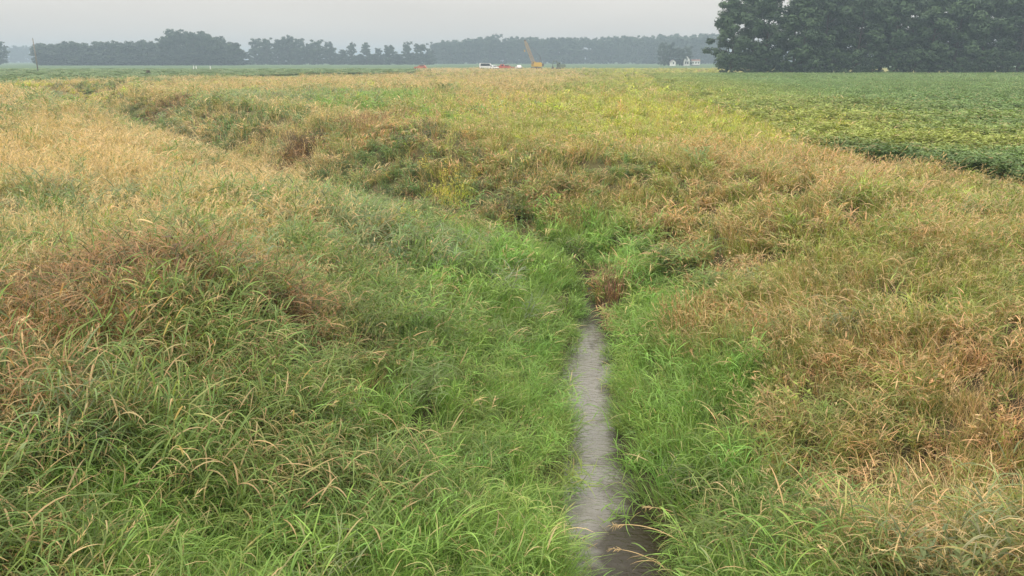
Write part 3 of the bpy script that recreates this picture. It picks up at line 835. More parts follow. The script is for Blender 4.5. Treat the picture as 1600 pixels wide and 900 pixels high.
def tree_meshes(seed, H=20.0, spread=.34, nclump=150, per=80, leaf=.34, low=.08, tag_="tree", rfac=1.0, rnd=.6):
    """a tapered trunk with limbs, and leaf clumps carried by the limbs"""
    rg = np.random.default_rng(seed); rr = random.Random(seed)
    mb = MB()
    top = Vector((rr.uniform(-.6, .6), rr.uniform(-.6, .6), H * .86))
    tp = [Vector((0, 0, -.3)).lerp(top, q) + Vector((rr.uniform(-.2, .2), rr.uniform(-.2, .2), 0)) * (q > 0) for q in (0, .2, .45, .7, 1)]
    mb.tube(tp, [H * .020, H * .015, H * .011, H * .007, H * .002], 8)
    cent = []
    nl = 26
    for i in range(nl):
        q = low + .06 + (.95 - low) * (i + rr.random()) / nl
        base = Vector((0, 0, 0)).lerp(top, min(1, q * .92))
        az = i * 2.4 + rr.uniform(-.5, .5)
        prof = math.sin(math.pi * min(1, (q * .86 + .14))) ** rnd
        ln = H * spread * prof * rr.uniform(.72, 1.08)
        rise = rr.uniform(-.15, .5) + (q - .5) * .5
        end = base + Vector((math.cos(az) * ln, math.sin(az) * ln, ln * rise))
        mid = base.lerp(end, .5) + Vector((0, 0, ln * .08))
        mb.tube([base, mid, end], [H * .006 * (1.1 - q * .6), H * .004, H * .001], 5, caps=False)
        m_ = max(3, int(nclump / nl))
        for j in range(m_):
            f = .35 + .65 * (j + rr.random()) / m_
            p = base.lerp(end, f) + Vector((rr.gauss(0, 1), rr.gauss(0, 1), rr.gauss(0, .7))) * (H * .026)
            if p.z < .4: p.z = .4 + rr.random() * .8
            cent.append(tuple(p))
    for _ in range(max(5, nclump // 14)):
        cent.append((top.x + rr.gauss(0, H * spread * .30), top.y + rr.gauss(0, H * spread * .30), H * rr.uniform(.80, .93)))
    cent = np.array(cent)
    rad = H * rg.uniform(.035, .07, len(cent)) * rfac
    n = len(cent) * per
    ci = np.repeat(np.arange(len(cent)), per)
    dv = rg.normal(size=(n, 3)); dv /= np.linalg.norm(dv, axis=1)[:, None]
    P = cent[ci] + dv * (rad[ci] * rg.random(n) ** .45)[:, None] * np.array([1.15, 1.15, .75])
    P[:, 2] = np.maximum(P[:, 2], .15)
    nv = rg.normal(size=(n, 3)) * .55 + dv * .9 + np.array([0, 0, .9]); nv /= np.linalg.norm(nv, axis=1)[:, None]
    a = np.cross(nv, rg.normal(size=(n, 3))); a /= np.linalg.norm(a, axis=1)[:, None]
    b = np.cross(nv, a)
    sz = leaf * rg.uniform(.6, 1.3, n)[:, None]
    V = np.stack([P - a * sz * .9, P - b * sz * .45 + a * sz * .05, P + a * sz * .9, P + b * sz * .45 + a * sz * .05], 1).reshape(-1, 3)
    Q = np.arange(n * 4).reshape(-1, 4)
    lf = np.repeat(np.clip(rg.uniform(0, .7, len(cent))[ci] + rg.uniform(0, .3, n), 0, 1), 4)
    tm = mb.mesh(tag_ + "_trunk", M_BARK, True)
    return tm, (V, Q, lf)
def make_proto(seed, material, **kw):
    tm, (V, Q, lf) = tree_meshes(seed, **kw)
    return tm, mesh_np("crown", V, Q, mat=material, attrs={"leaf": ('FLOAT', lf)})
def place_tree(proto, x, y, H, Hp, label, group, name="deciduous_tree", wid=1.0, z=None):
    t = empty(name, (x, y, float(height(np.array([x]), np.array([y]))[0]) if z is None else z), U(0, 6.28))
    s = H / Hp
    t.scale = (s * wid, s * wid, s)
    tag(t, label, "tree", group)
    link("trunk", proto[0], t); link("crown", proto[1], t)
    return t

NEAR = [make_proto(100 + i, M_LEAF, H=20, spread=sp_, nclump=104, per=130, leaf=.38, low=.02, rfac=1.12, rnd=.62) for i, sp_ in enumerate((.26, .29, .23, .31, .27))]
ords = ["first", "second", "third", "fourth", "fifth", "sixth", "seventh", "eighth", "ninth", "tenth", "eleventh", "twelfth"]
xs_ = [49.5, 57, 64.5, 71, 78.5, 85.5, 93, 100, 107.5, 115, 122.5]
for i, x in enumerate(xs_):
    place_tree(NEAR[(i * 2) % 5], x + U(-.6, .6), 187 + U(-3.5, 3.5), [19.5, 21, 20, 22, 19.5, 22.5, 20.5, 23, 21.5, 20, 22][i] * 1.0, 20,
               ("dark tree standing at the left end of the row beyond the beans" if i == 0 else
                f"{ords[i]} dark tree from the left in the front row beyond the beans"), "dark trees along the far side of the bean field", wid=1.0)
for i in range(11):
    place_tree(NEAR[(i * 3 + 1) % 5], 60 + 6.8 * i + U(-1.5, 1.5), 200 + U(-3, 3), U(20, 24), 20,
               "dark tree in the back row behind the bean field, half hidden by the front trees", "dark trees behind the front row at the bean field")
# shrubs filling the foot of the row
SHR = [make_proto(150 + i, M_LEAF, H=5, spread=.55, nclump=80, per=60, leaf=.26, low=.0) for i in range(3)]
for i in range(17):
    x = 47.5 + i * 4.6 + U(-.8, .8)
    place_tree(SHR[i % 3], x, 183.2 + U(-.8, .8), U(3.6, 6.2), 5, "dark leafy shrub at the foot of the tree row beyond the beans", "shrubs at the foot of the dark trees", "shrub")["category"] = "shrub"

FAR = [make_proto(200 + i, M_LEAF2, H=18, spread=sp_, nclump=90, per=30, leaf=.85, low=.02, rfac=1.35, rnd=.42) for i, sp_ in enumerate((.30, .38, .34, .27, .42, .33))]
def far_tree(px, ytop, D, label, group, wpx=None, k=None, ybase=None):
    x = at_dist(px, D)
    hor = 450 - F * math.tan(PITCH)
    H = (hor - ytop) / F * D * CP + CAM_Z
    H = max(4.0, H)
    i = random.randrange(6) if k is None else k
    wd = 1.0
    if wpx: wd = (wpx / F * D * CP) / (H * 2.0 * (.30, .38, .34, .27, .42, .33)[i])
    return place_tree(FAR[i], x, D, H, 18, label, group, wid=wd)
# left wood, a block of trees behind the left crop
def prof_left(px):
    return np.interp(px, [62, 75, 100, 118, 135, 150, 165, 182, 200, 220, 240, 255, 266, 280, 300, 318, 335, 352, 366, 376], [68, 66, 68, 61, 66, 69, 64, 62, 66, 61, 67, 66, 52, 44, 50, 49, 53, 60, 66, 76])
def left_part(p):
    return ("the wood, nearest the utility pole" if p < 130 else "the wood, in its even middle stretch" if p < 256 else
            "the wood, where it is tallest" if p < 345 else "the wood, where it slopes down to the gap")
for px in np.arange(70, 372, 17):
    far_tree(px + U(-4, 4), 84 + U(-3, 3), 552, "low hazy tree at the foot of " + left_part(px), "trees of the wood beyond the left field", wpx=34)
for px in np.arange(66, 380, 11.5):
    p = px + U(-3, 3)
    far_tree(p, prof_left(p) + U(-1, 3), 560 + U(-8, 8), "hazy tree in the front of " + left_part(p), "trees of the wood beyond the left field", wpx=U(26, 36))
for px in np.arange(70, 372, 13):
    p = px + U(-3, 3)
    far_tree(p, prof_left(p) + U(-1, 4), 585 + U(-8, 8), "hazy tree behind the front of " + left_part(p), "trees of the wood beyond the left field", wpx=U(26, 36))
# the loose row between the two woods
row = [(402, 60, 24, "hazy tree at the left end of the middle tree row, beside the gap"), (418, 58, 28, None), (436, 62, 28, None), (452, 55, 34, "tallest round-topped hazy tree of the middle tree row"), (468, 60, 28, None), (484, 66, 24, None),
       (497, 62, 26, "flat-topped hazy tree near the right end of the dense part of the middle row"), (516, 65, 18, "narrow upright hazy tree at the right end of the dense middle row"), (536, 77, 18, "low hazy tree just right of the dense middle row"),
       (550, 66, 18, "first of the two slim hazy trees standing apart in the middle row"), (573, 66, 18, "second of the two slim hazy trees standing apart in the middle row"),
       (592, 75, 15, "small hazy tree right of the two slim ones in the middle row"), (609, 70, 24, "broad low hazy tree above the small red car's left side"),
       (637, 65, 20, "hazy tree straight above the small red car, with a gap on its left"), (658, 67, 32, "wide round hazy tree just right of the tree above the red car"),
       (527, 82, 20, None), (562, 84, 22, None), (584, 84, 20, None), (622, 84, 22, None), (672, 76, 20, None)]
for (px, yt, wp, lb) in row:
    far_tree(px, yt, 640 + U(-6, 6), lb or ("hazy tree in the dense left part of the middle row" if px < 520 else "low hazy tree between the slim ones of the middle row"), "trees of the loose middle row", wpx=wp)
for px in np.arange(398, 680, 13):
    far_tree(px + U(-3, 3), np.interp(px, [398, 520, 530, 680], [72, 74, 87, 84]) + U(-2, 2), 655, "hazy tree at the back of the middle row, " + ("in its dense left part" if px < 525 else "behind the slim trees"), "trees of the loose middle row", wpx=22)
# the long far wood
def prof_right(px):
    return np.interp(px, [680, 690, 705, 720, 735, 755, 772, 790, 806, 830, 850, 880, 905, 935, 955, 985, 1010, 1045, 1070, 1100, 1130], [66, 63, 64, 61, 59, 57, 53, 59, 58, 56, 59, 57, 57, 59, 58, 55, 56, 53, 54, 52, 54])
def right_part(p):
    return ("left of the white van" if p < 745 else "behind the parked vehicles" if p < 815 else "behind the yellow crane" if p < 865 else
            "between the crane and the white houses" if p < 1030 else "behind the white houses")
for D, st in ((800, 10.5), (835, 12)):
    for px in np.arange(682, 1132, st):
        p = px + U(-3, 3)
        far_tree(p, prof_right(p) + U(-1, 3), D + U(-10, 10), ("front" if D == 800 else "rear") + " hazy tree of the long far wood, " + right_part(p), "trees of the long far wood", wpx=U(22, 30))
# far left, beyond the pole
for px in np.arange(-30, 62, 9):
    far_tree(px + U(-2, 2), 72 + U(-2, 2), 1250, "very pale tree in the faint wood behind the utility pole", "trees of the faint wood behind the pole", wpx=20)
far_tree(1, 61, 590, "hazy tree at the left edge of the picture, left of the pole", None, wpx=26)
far_tree(-14, 66, 590, "hazy tree cut by the left edge of the picture, its crown mostly outside", None, wpx=26)
# darker trees by the white buildings
for px, yt, wp, lb in ((1034, 67, 10, "dark slim tree left of the white house"), (1046, 66, 13, "dark tree beside the small white shed"), (1062, 74, 15, "dark round tree just behind the white house"), (1075, 72, 10, "dark tree behind the right side of the white house")):
    far_tree(px, yt, 520, lb, "trees round the white house", wpx=wp * 1.5)

# ------------------------------------------------------------------ far buildings
M_WHITE = mat("white_siding", (.78, .78, .76), .6, noise=.06, nscale=3)
M_ROOF = mat("grey_roof", (.22, .20, .19), .8, noise=.2)
M_ROOF2 = mat("red_brown_roof", (.30, .17, .14), .8, noise=.2)
M_GLASS = mat("dark_glass", (.03, .04, .045), .08, spec=.6)
def gable_house(name, px, D, wdt, dep, eave, ridge, label, roofm, windows=2):
    x = at_dist(px, D)
    t = empty(name, (x, D, float(height(np.array([x]), np.array([D]))[0])))
    tag(t, label, "building")
    wl = MB().prism([(-wdt / 2, 0), (wdt / 2, 0), (wdt / 2, eave), (0, ridge), (-wdt / 2, eave)], -dep / 2, dep / 2).build("wall", M_WHITE, t)
    for sg in (-1, 1):
        m = MB(); x0, x1 = 0, sg * (wdt / 2 + .3)
        z0 = ridge; sl = (ridge - eave) / (wdt / 2); z1 = z0 - sl * (wdt / 2 + .3)
        m.prism([(x0, z0 + .03), (x1, z1 + .03), (x1, z1 + .18), (x0, z0 + .20)] if sg > 0 else [(x1, z1 + .03), (x0, z0 + .03), (x0, z0 + .20), (x1, z1 + .18)], -dep / 2 - .3, dep / 2 + .3)
        m.build("roof", roofm, t)
    y = -dep / 2
    for i in range(windows):
        wx = (i - (windows - 1) / 2) * wdt / (windows + .6)
        f = MB().box(wx - .42, wx + .42, y - .05, y + .02, 1.0, 2.3).build("window", M_WHITE, t)
        MB().box(wx - .34, wx + .34, y - .07, y - .052, 1.08, 2.22).build("pane", M_GLASS, f)
    return t
h = gable_house("farmhouse", 1071, 520, 3.6, 7, 3.6, 5.7, "tall narrow white gabled house among dark trees, left of the tree row", M_ROOF, 2)
f = MB().box(-.4, .4, -3.55, -3.48, 3.1, 4.4).build("window", M_WHITE, h)
MB().box(-.32, .32, -3.57, -3.552, 3.18, 4.32).build("pane", M_GLASS, f)
gable_house("shed", 1051, 500, 2.8, 4, 2.2, 3.4, "small white gabled shed left of the narrow white house", M_ROOF, 1)
x = at_dist(1086, 520)
t = empty("trailer_home", (x, 520, 0.0)); tag(t, "long low white building with reddish roof right of the white house", "building")
MB().box(-2.6, 2.6, -1.6, 1.6, .45, 2.9).build("wall", M_WHITE, t)
MB().prism([(-2.8, 2.92), (2.8, 2.92), (2.5, 3.7), (-2.5, 3.7)], -1.9, 1.9, .9, 3.2).build("roof", M_ROOF2, t)
MB().box(-2.5, 2.5, -1.5, 1.5, 0, .44).build("skirting", M_ROOF, t)
for wx in (-1.6, 0.1, 1.6):
    f = MB().box(wx - .5, wx + .5, -1.66, -1.602, 1.3, 2.3).build("window", M_WHITE, t)
    MB().box(wx - .42, wx + .42, -1.68, -1.662, 1.38, 2.22).build("pane", M_GLASS, f)

# ------------------------------------------------------------------ vehicles and machines
M_TYRE = mat("tyre_rubber", (.02, .02, .02), .85)
M_RIM = mat("wheel_rim", (.45, .45, .45), .35, .8)
M_LAMP = mat("lamp_glass", (.75, .75, .7), .1)
M_RED = mat("red_paint", (.48, .085, .055), .35, spec=.5, noise=.08)
M_ORANGE = mat("orange_red_paint", (.50, .14, .07), .4, spec=.5, noise=.08)
M_VWHITE = mat("white_paint", (.78, .79, .78), .3, spec=.5)
M_YEL = mat("yellow_machine_paint", (.62, .40, .07), .5, noise=.15)
M_STEEL = mat("worn_steel", (.16, .14, .12), .6, .4, noise=.3)
M_GREY = mat("grey_green_paint", (.16, .20, .15), .5, noise=.15)
def spot_of(px, py):
    """a spot on the far flat ground"""
    x, y = ground_at(px, py, 0.05)
    return x, y
def wheel(parent, x, y, r, wdt):
    t_ = MB().tube([(x, y - wdt / 2, r), (x, y + wdt / 2, r)], r, 18).build("tyre", M_TYRE, None, True)
    for p in t_.data.polygons: p.use_smooth = False
    w_ = empty("wheel"); w_.parent = parent
    t_.parent = w_
    sg = -1 if y < 0 else 1
    MB().tube([(x, y + sg * (wdt / 2 - .02), r), (x, y + sg * (wdt / 2 + .012), r)], r * .6, 12).build("rim", M_RIM, w_)
    return w_
def car(name, px, D, rz, paint, label, kind, L=4.6, group=None):
    x = at_dist(px, D)
    t = empty(name, (x, D, float(height(np.array([x]), np.array([D]))[0])), rz)
    tag(t, label, kind, group)
    h = L / 2
    if kind in ("pickup", "truck"):
        body = [(-h, .45), (h, .45), (h + .02, .95), (h - .05, 1.1), (h - 1.25, 1.14), (-h, 1.14)]
        cab = [(-.75, 1.145), (h - 1.2, 1.145), (h - 1.75, 1.82), (-.55, 1.84)]
    elif kind == "van":
        body = [(-h, .42), (h, .42), (h + .02, .95), (h - .15, 1.15), (-h, 1.15)]
        cab = [(-h, 1.155), (h - .45, 1.155), (h - 1.1, 2.15), (-h + .1, 2.2)]
    else:
        body = [(-h, .38), (h, .38), (h + .02, .72), (h - .1, .9), (h - 1.3, .98), (-h + .2, 1.0), (-h, .85)]
        cab = [(-h + .25, 1.005), (h - 1.2, .985), (h - 1.95, 1.5), (-h + .9, 1.55), (-h + .45, 1.4)]
    MB().prism(body, -.88, .88).build("body", paint, t)
    MB().prism(cab, -.82, .82, .14, cab[0][1] + .1).build("cab", paint, t)
    zc0, zc1 = cab[0][1] + .09, max(q[1] for q in cab) - .12
    xa, xb = cab[0][0] + .35, cab[1][0] - .55
    for sg in (-1, 1):
        ins = .82 - .08
        MB().prism([(xa, zc0), (xb, zc0), (xb - .42, zc1), (xa + .12, zc1)], sg * .835 - .006, sg * .835 + .006, .0).build("side_window", M_GLASS, t).rotation_euler = (0, 0, 0)
        wl_ = MB().box(h + .0, h + .045, sg * .62 - .16, sg * .62 + .16, .68, .84).build("headlight", M_LAMP, t)
        MB().box(-h - .03, -h + .01, sg * .72 - .10, sg * .72 + .10, .66, .9).build("tail_light", M_RED, t)
    m = MB(); x0, z0 = cab[1]; x1, z1 = cab[2]
    m.add([(x0 - .02, -.7, z0 + .06), (x0 - .02, .7, z0 + .06), (x1 + .06, .6, z1 - .06), (x1 + .06, -.6, z1 - .06),
           (x0 + .03, -.7, z0 + .06), (x0 + .03, .7, z0 + .06), (x1 + .10, .6, z1 - .06), (x1 + .10, -.6, z1 - .06)],
          [(0, 1, 2, 3), (7, 6, 5, 4), (0, 4, 5, 1), (1, 5, 6, 2), (2, 6, 7, 3), (3, 7, 4, 0)])
    m.build("windscreen", M_GLASS, t)
    for wx in (-h + .85, h - .9):
        for sg in (-1, 1):
            wheel(t, wx, sg * .80, .36, .22)
    MB().box(-h - .07, -h - .005, -.8, .8, .42, .58).build("bumper", M_STEEL, t)
    MB().box(h + .03, h + .09, -.8, .8, .40, .56).build("bumper", M_STEEL, t)
    return t
DV = 300
car("parked_car", 657, 300, R(176), M_ORANGE, "small orange-red car standing alone in the far field left of the others", "car", 4.4)
car("white_van", 760, 296, R(4), M_VWHITE, "white van with a dark lower edge parked left of the red pickups", "van", 5.0)
car("white_car", 772, 292, R(-60), M_VWHITE, "small white car parked at the right end of the white van", "car", 3.9)
car("red_pickup", 785, 296, R(178), M_RED, "red pickup parked just right of the white vehicles", "pickup", 4.6)
car("red_car", 794, 300, R(8), M_ORANGE, "orange-red car right behind the red pickup in the far field", "car", 4.2)
car("white_car", 810, 296, R(100), M_VWHITE, "small pale car between the red cars and the yellow crane", "car", 4.2)

# crawler crane with its boom raised to the left
x = at_dist(838, 292)
cr = empty("crawler_crane", (x, 292, 0), 0)
tag(cr, "yellow crawler crane with a long lattice boom raised to the left", "crane")
for sg in (-1, 1):
    tr = MB().prism([(-1.9, .12), (-1.6, 0), (1.6, 0), (1.9, .12), (2.05, .42), (1.9, .72), (1.6, .84), (-1.6, .84), (-1.9, .72), (-2.05, .42)], sg * 1.05 - .28, sg * 1.05 + .28).build("track", M_STEEL, cr)
    for q in (-1.3, -.45, .45, 1.3):
        MB().tube([(q, sg * 1.05 - .31, .4), (q, sg * 1.05 + .31, .4)], .24, 12).build("roller", M_YEL, tr)
MB().tube([(0, 0, .7), (0, 0, 1.05)], .7, 18).build("turntable", M_STEEL, cr)
MB().prism([(-1.0, 1.05), (1.9, 1.05), (1.95, 2.2), (1.5, 2.5), (-.9, 2.45)], -1.1, .25).build("engine_house", M_YEL, cr)
cb = MB().prism([(-1.7, 1.08), (-.2, 1.08), (-.2, 2.75), (-1.3, 2.75), (-1.75, 1.9)], .32, 1.15).build("cab", M_YEL, cr)
MB().prism([(-1.45, 1.8), (-.4, 1.8), (-.4, 2.55), (-1.2, 2.55)], 1.152, 1.17).build("pane", M_GLASS, cb)
MB().prism([(-1.45, 1.8), (-.4, 1.8), (-.4, 2.55), (-1.2, 2.55)], .30, .318).build("pane", M_GLASS, cb)
MB().box(1.96, 2.6, -1.1, 1.1, 1.1, 2.1).build("counterweight", M_STEEL, cr)
hor = 450 - F * math.tan(PITCH)
tipx, tipz = at_dist(820, 292) - x, (hor - 65) / F * 292 * CP + CAM_Z
def lattice(a, b, w0, w1, n, r):
    m = MB(); a, b = Vector(a), Vector(b); d = (b - a).normalized()
    e1 = Vector((0, 1, 0)); e2 = d.cross(e1).normalized()
    def pt(i, q):
        s1, s2 = ((1, 1), (1, -1), (-1, -1), (-1, 1))[i]
        wq = (w0 + (w1 - w0) * q) * min(1, .35 + q * 5, .35 + (1 - q) * 5)
        return a.lerp(b, q) + e1 * s1 * wq / 2 + e2 * s2 * wq / 2
    for i in range(4):
        m.tube([pt(i, k / 8) for k in range(9)], r, 5)
        for k in range(n):
            m.tube([pt(i, k / n), pt((i + 1) % 4, (k + 1) / n)], r * .6, 4)
            m.tube([pt(i, k / n), pt((i + 1) % 4, k / n)], r * .55, 4)
    return m
lattice((-.6, -.4, 1.3), (tipx, -.4, tipz), 1.05, .7, 13, .085).build("boom", mat("boom_paint", (.46, .34, .19), .6, noise=.25), cr)
gt_ = (1.3, -.4, 4.4)
MB().tube([(1.2, -.9, 2.45), gt_], .06, 6).tube([(1.2, .1, 2.45), gt_], .06, 6).tube([(1.9, -.4, 2.2), gt_], .05, 6).build("gantry", M_STEEL, cr)
MB().tube([gt_, (tipx, -.4, tipz)], .03, 5).tube([(tipx, -.4, tipz), (tipx - .05, -.4, tipz - 3)], .025, 5).build("cable", M_STEEL, cr)
MB().tube([(tipx, -.6, tipz), (tipx, -.2, tipz)], .32, 12).build("sheave", M_STEEL, cr)
MB().prism([(tipx - .25, tipz - 3), (tipx + .15, tipz - 3), (tipx + .1, tipz - 3.7), (tipx - .2, tipz - 3.7)], -.55, -.25).build("hook_block", M_YEL, cr)

# grey-green excavator with a low arm, right of the crane
x = at_dist(876, 300)
ex = empty("excavator", (x, 300, 0), R(8))
tag(ex, "dull grey-green excavator with its arm down, right of the yellow crane", "excavator")
for sg in (-1, 1):
    MB().prism([(-1.5, .1), (-1.3, 0), (1.3, 0), (1.5, .1), (1.65, .35), (1.5, .62), (1.3, .72), (-1.3, .72), (-1.5, .62), (-1.65, .35)], sg * .85 - .22, sg * .85 + .22).build("track", M_STEEL, ex)
MB().prism([(-.5, .85), (1.6, .85), (1.65, 1.6), (1.2, 1.8), (-.4, 1.75)], -1.0, .2).build("engine_house", M_GREY, ex)
cb = MB().prism([(-1.3, .87), (0, .87), (0, 2.45), (-1.0, 2.45), (-1.35, 1.6)], .26, 1.05).build("cab", M_GREY, ex)
MB().prism([(-1.1, 1.5), (-.2, 1.5), (-.2, 2.25), (-.9, 2.25)], .235, .258).build("pane", M_GLASS, cb)
MB().tube([(-.5, -.3, 1.3), (-1.6, -.3, 2.9), (-2.7, -.3, 2.9)], [.22, .2, .15], 6).build("boom", M_GREY, ex)
MB().tube([(-2.7, -.3, 3.0), (-3.1, -.3, 1.2)], [.16, .12], 6).build("arm", M_GREY, ex)
MB().prism([(-3.4, .3), (-2.7, .25), (-2.6, .9), (-3.2, 1.25)], -.65, .05).build("bucket", M_STEEL, ex)

# ------------------------------------------------------------------ posts and pole on the left
x = at_dist(60, 215)
M_WOOD = mat("weathered_pole_wood", (.24, .22, .19), .9, noise=.3, nscale=3)
up = empty("utility_pole", (x, 215, 0), 0)
tag(up, "tall thin wooden utility pole standing alone in the left field", "utility pole")
MB().tube([(0, 0, -.3), (-.05, 0, 4.2), (-.10, 0, 8.5)], [.17, .145, .11], 10).build("shaft", M_WOOD, up, True)
MB().tube([(-.10, 0, 8.5), (-.10, 0, 8.72)], [.05, .03], 8).build("insulator", M_STEEL, up)
M_POST = mat("white_post_paint", (.8, .8, .78), .5)
for px, D, lb in ((303, 260, "left one of the paired white marker posts in the left field"), (307, 262, "right one of the paired white marker posts in the left field"), (329, 255, "single white marker post right of the pair in the left field")):
    x = at_dist(px, D)
    o = empty("marker_post", (x, D, 0)); tag(o, lb, "post", "white marker posts in the left field")
    MB().box(-.11, .11, -.05, .05, -.2, 1.45).build("shaft", M_POST, o)
    MB().box(-.10, .10, -.06, .06, 1.46, 1.54).build("cap", M_POST, o)

# ------------------------------------------------------------------ single plants one can pick out
def plain_blade_mat(name, col, var=.3, rough=.5):
    m = bpy.data.materials.new(name); m.use_nodes = True
    t = m.node_tree; b = t.nodes["Principled BSDF"]
    b.inputs["Roughness"].default_value = rough; b.inputs["Specular IOR Level"].default_value = .3
    a = N(t, "ShaderNodeAttribute", attribute_name="blade"); s = N(t, "ShaderNodeSeparateColor")
    x = N(t, "ShaderNodeMix", data_type='RGBA')
    x.inputs[6].default_value = tuple(c * (1 - var) for c in col) + (1,); x.inputs[7].default_value = tuple(min(1, c * (1 + var)) for c in col) + (1,)
    t.links.new(a.outputs["Color"], s.inputs[0]); t.links.new(s.outputs[0], x.inputs[0]); t.links.new(x.outputs[2], b.inputs["Base Color"])
    return m
M_STRAW = plain_blade_mat("straw_stalk", (.40, .28, .13)); M_ORSTRAW = plain_blade_mat("orange_straw", (.40, .25, .10)); M_PALEWEED = plain_blade_mat("dry_weed_heads", (.30, .22, .11))
M_GOLD = plain_blade_mat("goldenrod_flowers", (.46, .36, .05)); M_PLEAF = plain_blade_mat("weed_leaves", (.075, .13, .035))
def tuft_part(name, T, m, parent):
    v, q, a = T.arrays()
    return link(name, mesh_np(name, v, q, mat=m, attrs={"blade": ('FLOAT_COLOR', a)}, smooth=True), parent)
def ground_z(x, y): return float(height(np.array([x]), np.array([y]))[0])
def goldenrod(px, py, n, h, spread, label):
    x, y = ground_at(px, py, .45)
    t = empty("goldenrod", (x, y, ground_z(x, y)), U(0, 6)); tag(t, label, "plant", "yellow flowering plants in the ditch")
    for _ in range(n):
        st, fl = Tuft(), Tuft()
        a, r = U(0, 6.28), spread * math.sqrt(random.random())
        P, th = st.blade((r * math.cos(a), r * math.sin(a), -.05), a, h * U(.8, 1.15), .012, U(0, .25), U(0, .3), 5, tipw=6)
        for k in range(16):
            i = 1 + int(k / 16 * 4)
            st.blade(P[i] + np.array([0, 0, U(-.06, .06)]), U(0, 6.28), U(.08, .13), .024, U(.6, 1.2), U(.2, .9), 3, wbase=.2)
        for k in range(34):
            q = P[-1] + np.array([random.gauss(0, .07), random.gauss(0, .07), U(-.15, .10)])
            fl.blade(q, U(0, 6.28), U(.04, .08), U(.018, .03), U(.3, 1.3), U(.2, .9), 2, wbase=.5)
        tuft_part("flower_head", fl, M_GOLD, tuft_part("stem", st, M_PLEAF, t))
goldenrod(680, 272, 7, .9, .4, "goldenrod with pale yellow heads, upper one on the bend of the ditch")
goldenrod(718, 296, 9, .95, .45, "brightest yellow goldenrod clump, on the slope where the ditch bends")
goldenrod(690, 312, 7, .8, .4, "yellow goldenrod just below and left of the brightest clump")
goldenrod(622, 346, 6, .7, .35, "low yellow goldenrod nearer the left bank, among grey-green grass")
def dry_tuft(px, py, n, h, spread, m, label, hd=16, name="dry_grass_tuft"):
    x, y = ground_at(px, py, .4)
    t = empty(name, (x, y, ground_z(x, y)), U(0, 6)); tag(t, label, "grass tuft", "dry tufts that stand out of the bank grass")
    st, he = Tuft(), Tuft()
    for _ in range(n):
        a, r = U(0, 6.28), spread * math.sqrt(random.random())
        P, th = st.blade((r * math.cos(a), r * math.sin(a), -.05), a, h * U(.65, 1.15), .007, U(.0, .35), U(.0, .5), 5, tipw=5)
        for k in range(hd):
            q = P[-1] + (P[-1] - P[-2]) * U(-1.0, .6) + np.array([random.gauss(0, .012)] * 3)
            he.blade(q, U(0, 6.28), U(.03, .06), .009, th[-1] + random.gauss(0, .6), U(-.2, .5), 2)
    tuft_part("stalk", st, m, t); tuft_part("seed_head", he, m, t)
dry_tuft(1080, 500, 90, .75, .38, M_ORSTRAW, "orange-tan dry tuft right of the bright green grass by the water")
dry_tuft(392, 590, 60, .62, .24, M_PALEWEED, "pale tan dry plant alone in the green of the left bank")
M_DARKWEED = plain_blade_mat("dead_brown_weeds", (.105, .070, .052))
M_REDWEED = plain_blade_mat("rust_brown_stems", (.24, .125, .075))
dry_tuft(478, 226, 260, .95, 1.25, M_DARKWEED, "dark brown dead weed clump low on the far bank where the ditch bends", 12, "dead_weeds")
dry_tuft(566, 192, 170, .75, 1.1, M_REDWEED, "left end of the rusty red weeds along the far bank", 12, "rusty_weeds")
dry_tuft(608, 184, 170, .75, 1.2, M_REDWEED, "right end of the rusty red weeds along the far bank", 12, "rusty_weeds")
dry_tuft(962, 450, 70, .70, .30, M_REDWEED, "rust brown stems hanging beside the dark slot where the water disappears", 12, "rusty_weeds")
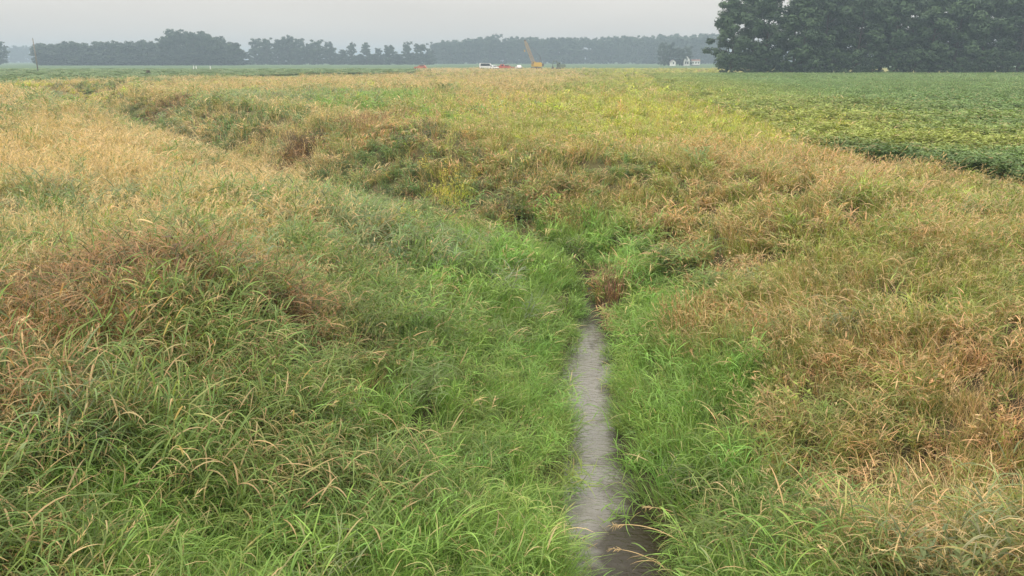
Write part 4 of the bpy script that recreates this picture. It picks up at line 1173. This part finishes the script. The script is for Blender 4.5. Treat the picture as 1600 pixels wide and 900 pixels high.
# long dead stalks hanging over the water from the right bank
def stalk(px, py, az, L, th0, curl, label):
    x, y = ground_at(px, py, .25)
    t = empty("dead_stalk", (x, y, ground_z(x, y) + .12)); tag(t, label, "stalk", "dead stalks hanging over the water")
    T, H_, lf = Tuft(), Tuft(), Tuft()
    P, th = T.blade((0, 0, 0), az, L, .011, th0, curl, 12, r1=.8, tipw=8, pw=1.0)
    for k in range(26):
        q = P[-1] + (P[-1] - P[-2]) * U(-1.6, .4)
        H_.blade(q, az + random.gauss(0, .6), U(.04, .08), .009, th[-1] + random.gauss(0, .3), .3, 2)
    for k in (3, 5, 7):
        lf.blade(P[k], az + U(-.8, .8), U(.18, .3), .012, th[k] + U(.2, .6), U(.4, 1.2), 4)
    tuft_part("stem", T, M_STRAW, t); tuft_part("seed_head", H_, M_STRAW, t); tuft_part("leaf", lf, M_STRAW, t)
stalk(1105, 878, R(165), 1.05, .55, 1.35, "longest pale dead stalk arching left over the brown water")
stalk(1095, 812, R(172), .62, .7, .95, "shorter dead stalk above the longest one, over the water")
stalk(1060, 890, R(160), .70, .75, 1.0, "lowest dead stalk leaning over the water at the bottom edge")
# reddish bush on the far left bank
x, y = ground_at(232, 116, .2)
M_BUSH = foliage_mat("bush_leaves", (.13, .085, .045), (.20, .15, .07))
SB = make_proto(170, M_BUSH, H=5, spread=.6, nclump=50, per=40, leaf=.5, low=.0)
place_tree(SB, x, y, 1.15, 5, "small reddish brown bush alone at the edge of the left green field", None, "bush")["category"] = "bush"
x, y = ground_at(74, 112, .2)
place_tree(SB, x, y, .6, 5, "tiny brownish bush just right of the foot of the utility pole", None, "bush")["category"] = "bush"

# ------------------------------------------------------------------ smoky air
hz = MB().box(-3100, 3100, -120, 3100, -3.1, 30).mesh("haze", None)
hz.materials.clear()
M_HAZE = bpy.data.materials.new("smoky_air")
M_HAZE.use_nodes = True
t = M_HAZE.node_tree
t.nodes.clear()
ho = N(t, "ShaderNodeOutputMaterial"); hv = N(t, "ShaderNodeVolumePrincipled")
hv.inputs["Color"].default_value = (.585, .735, .86, 1)
hv.inputs["Density"].default_value = .00080
t.links.new(hv.outputs[0], ho.inputs["Volume"])
hz.materials.append(M_HAZE)
tag(link("haze", hz), "pale smoky haze hanging over the whole flat landscape", "haze", kind="stuff")
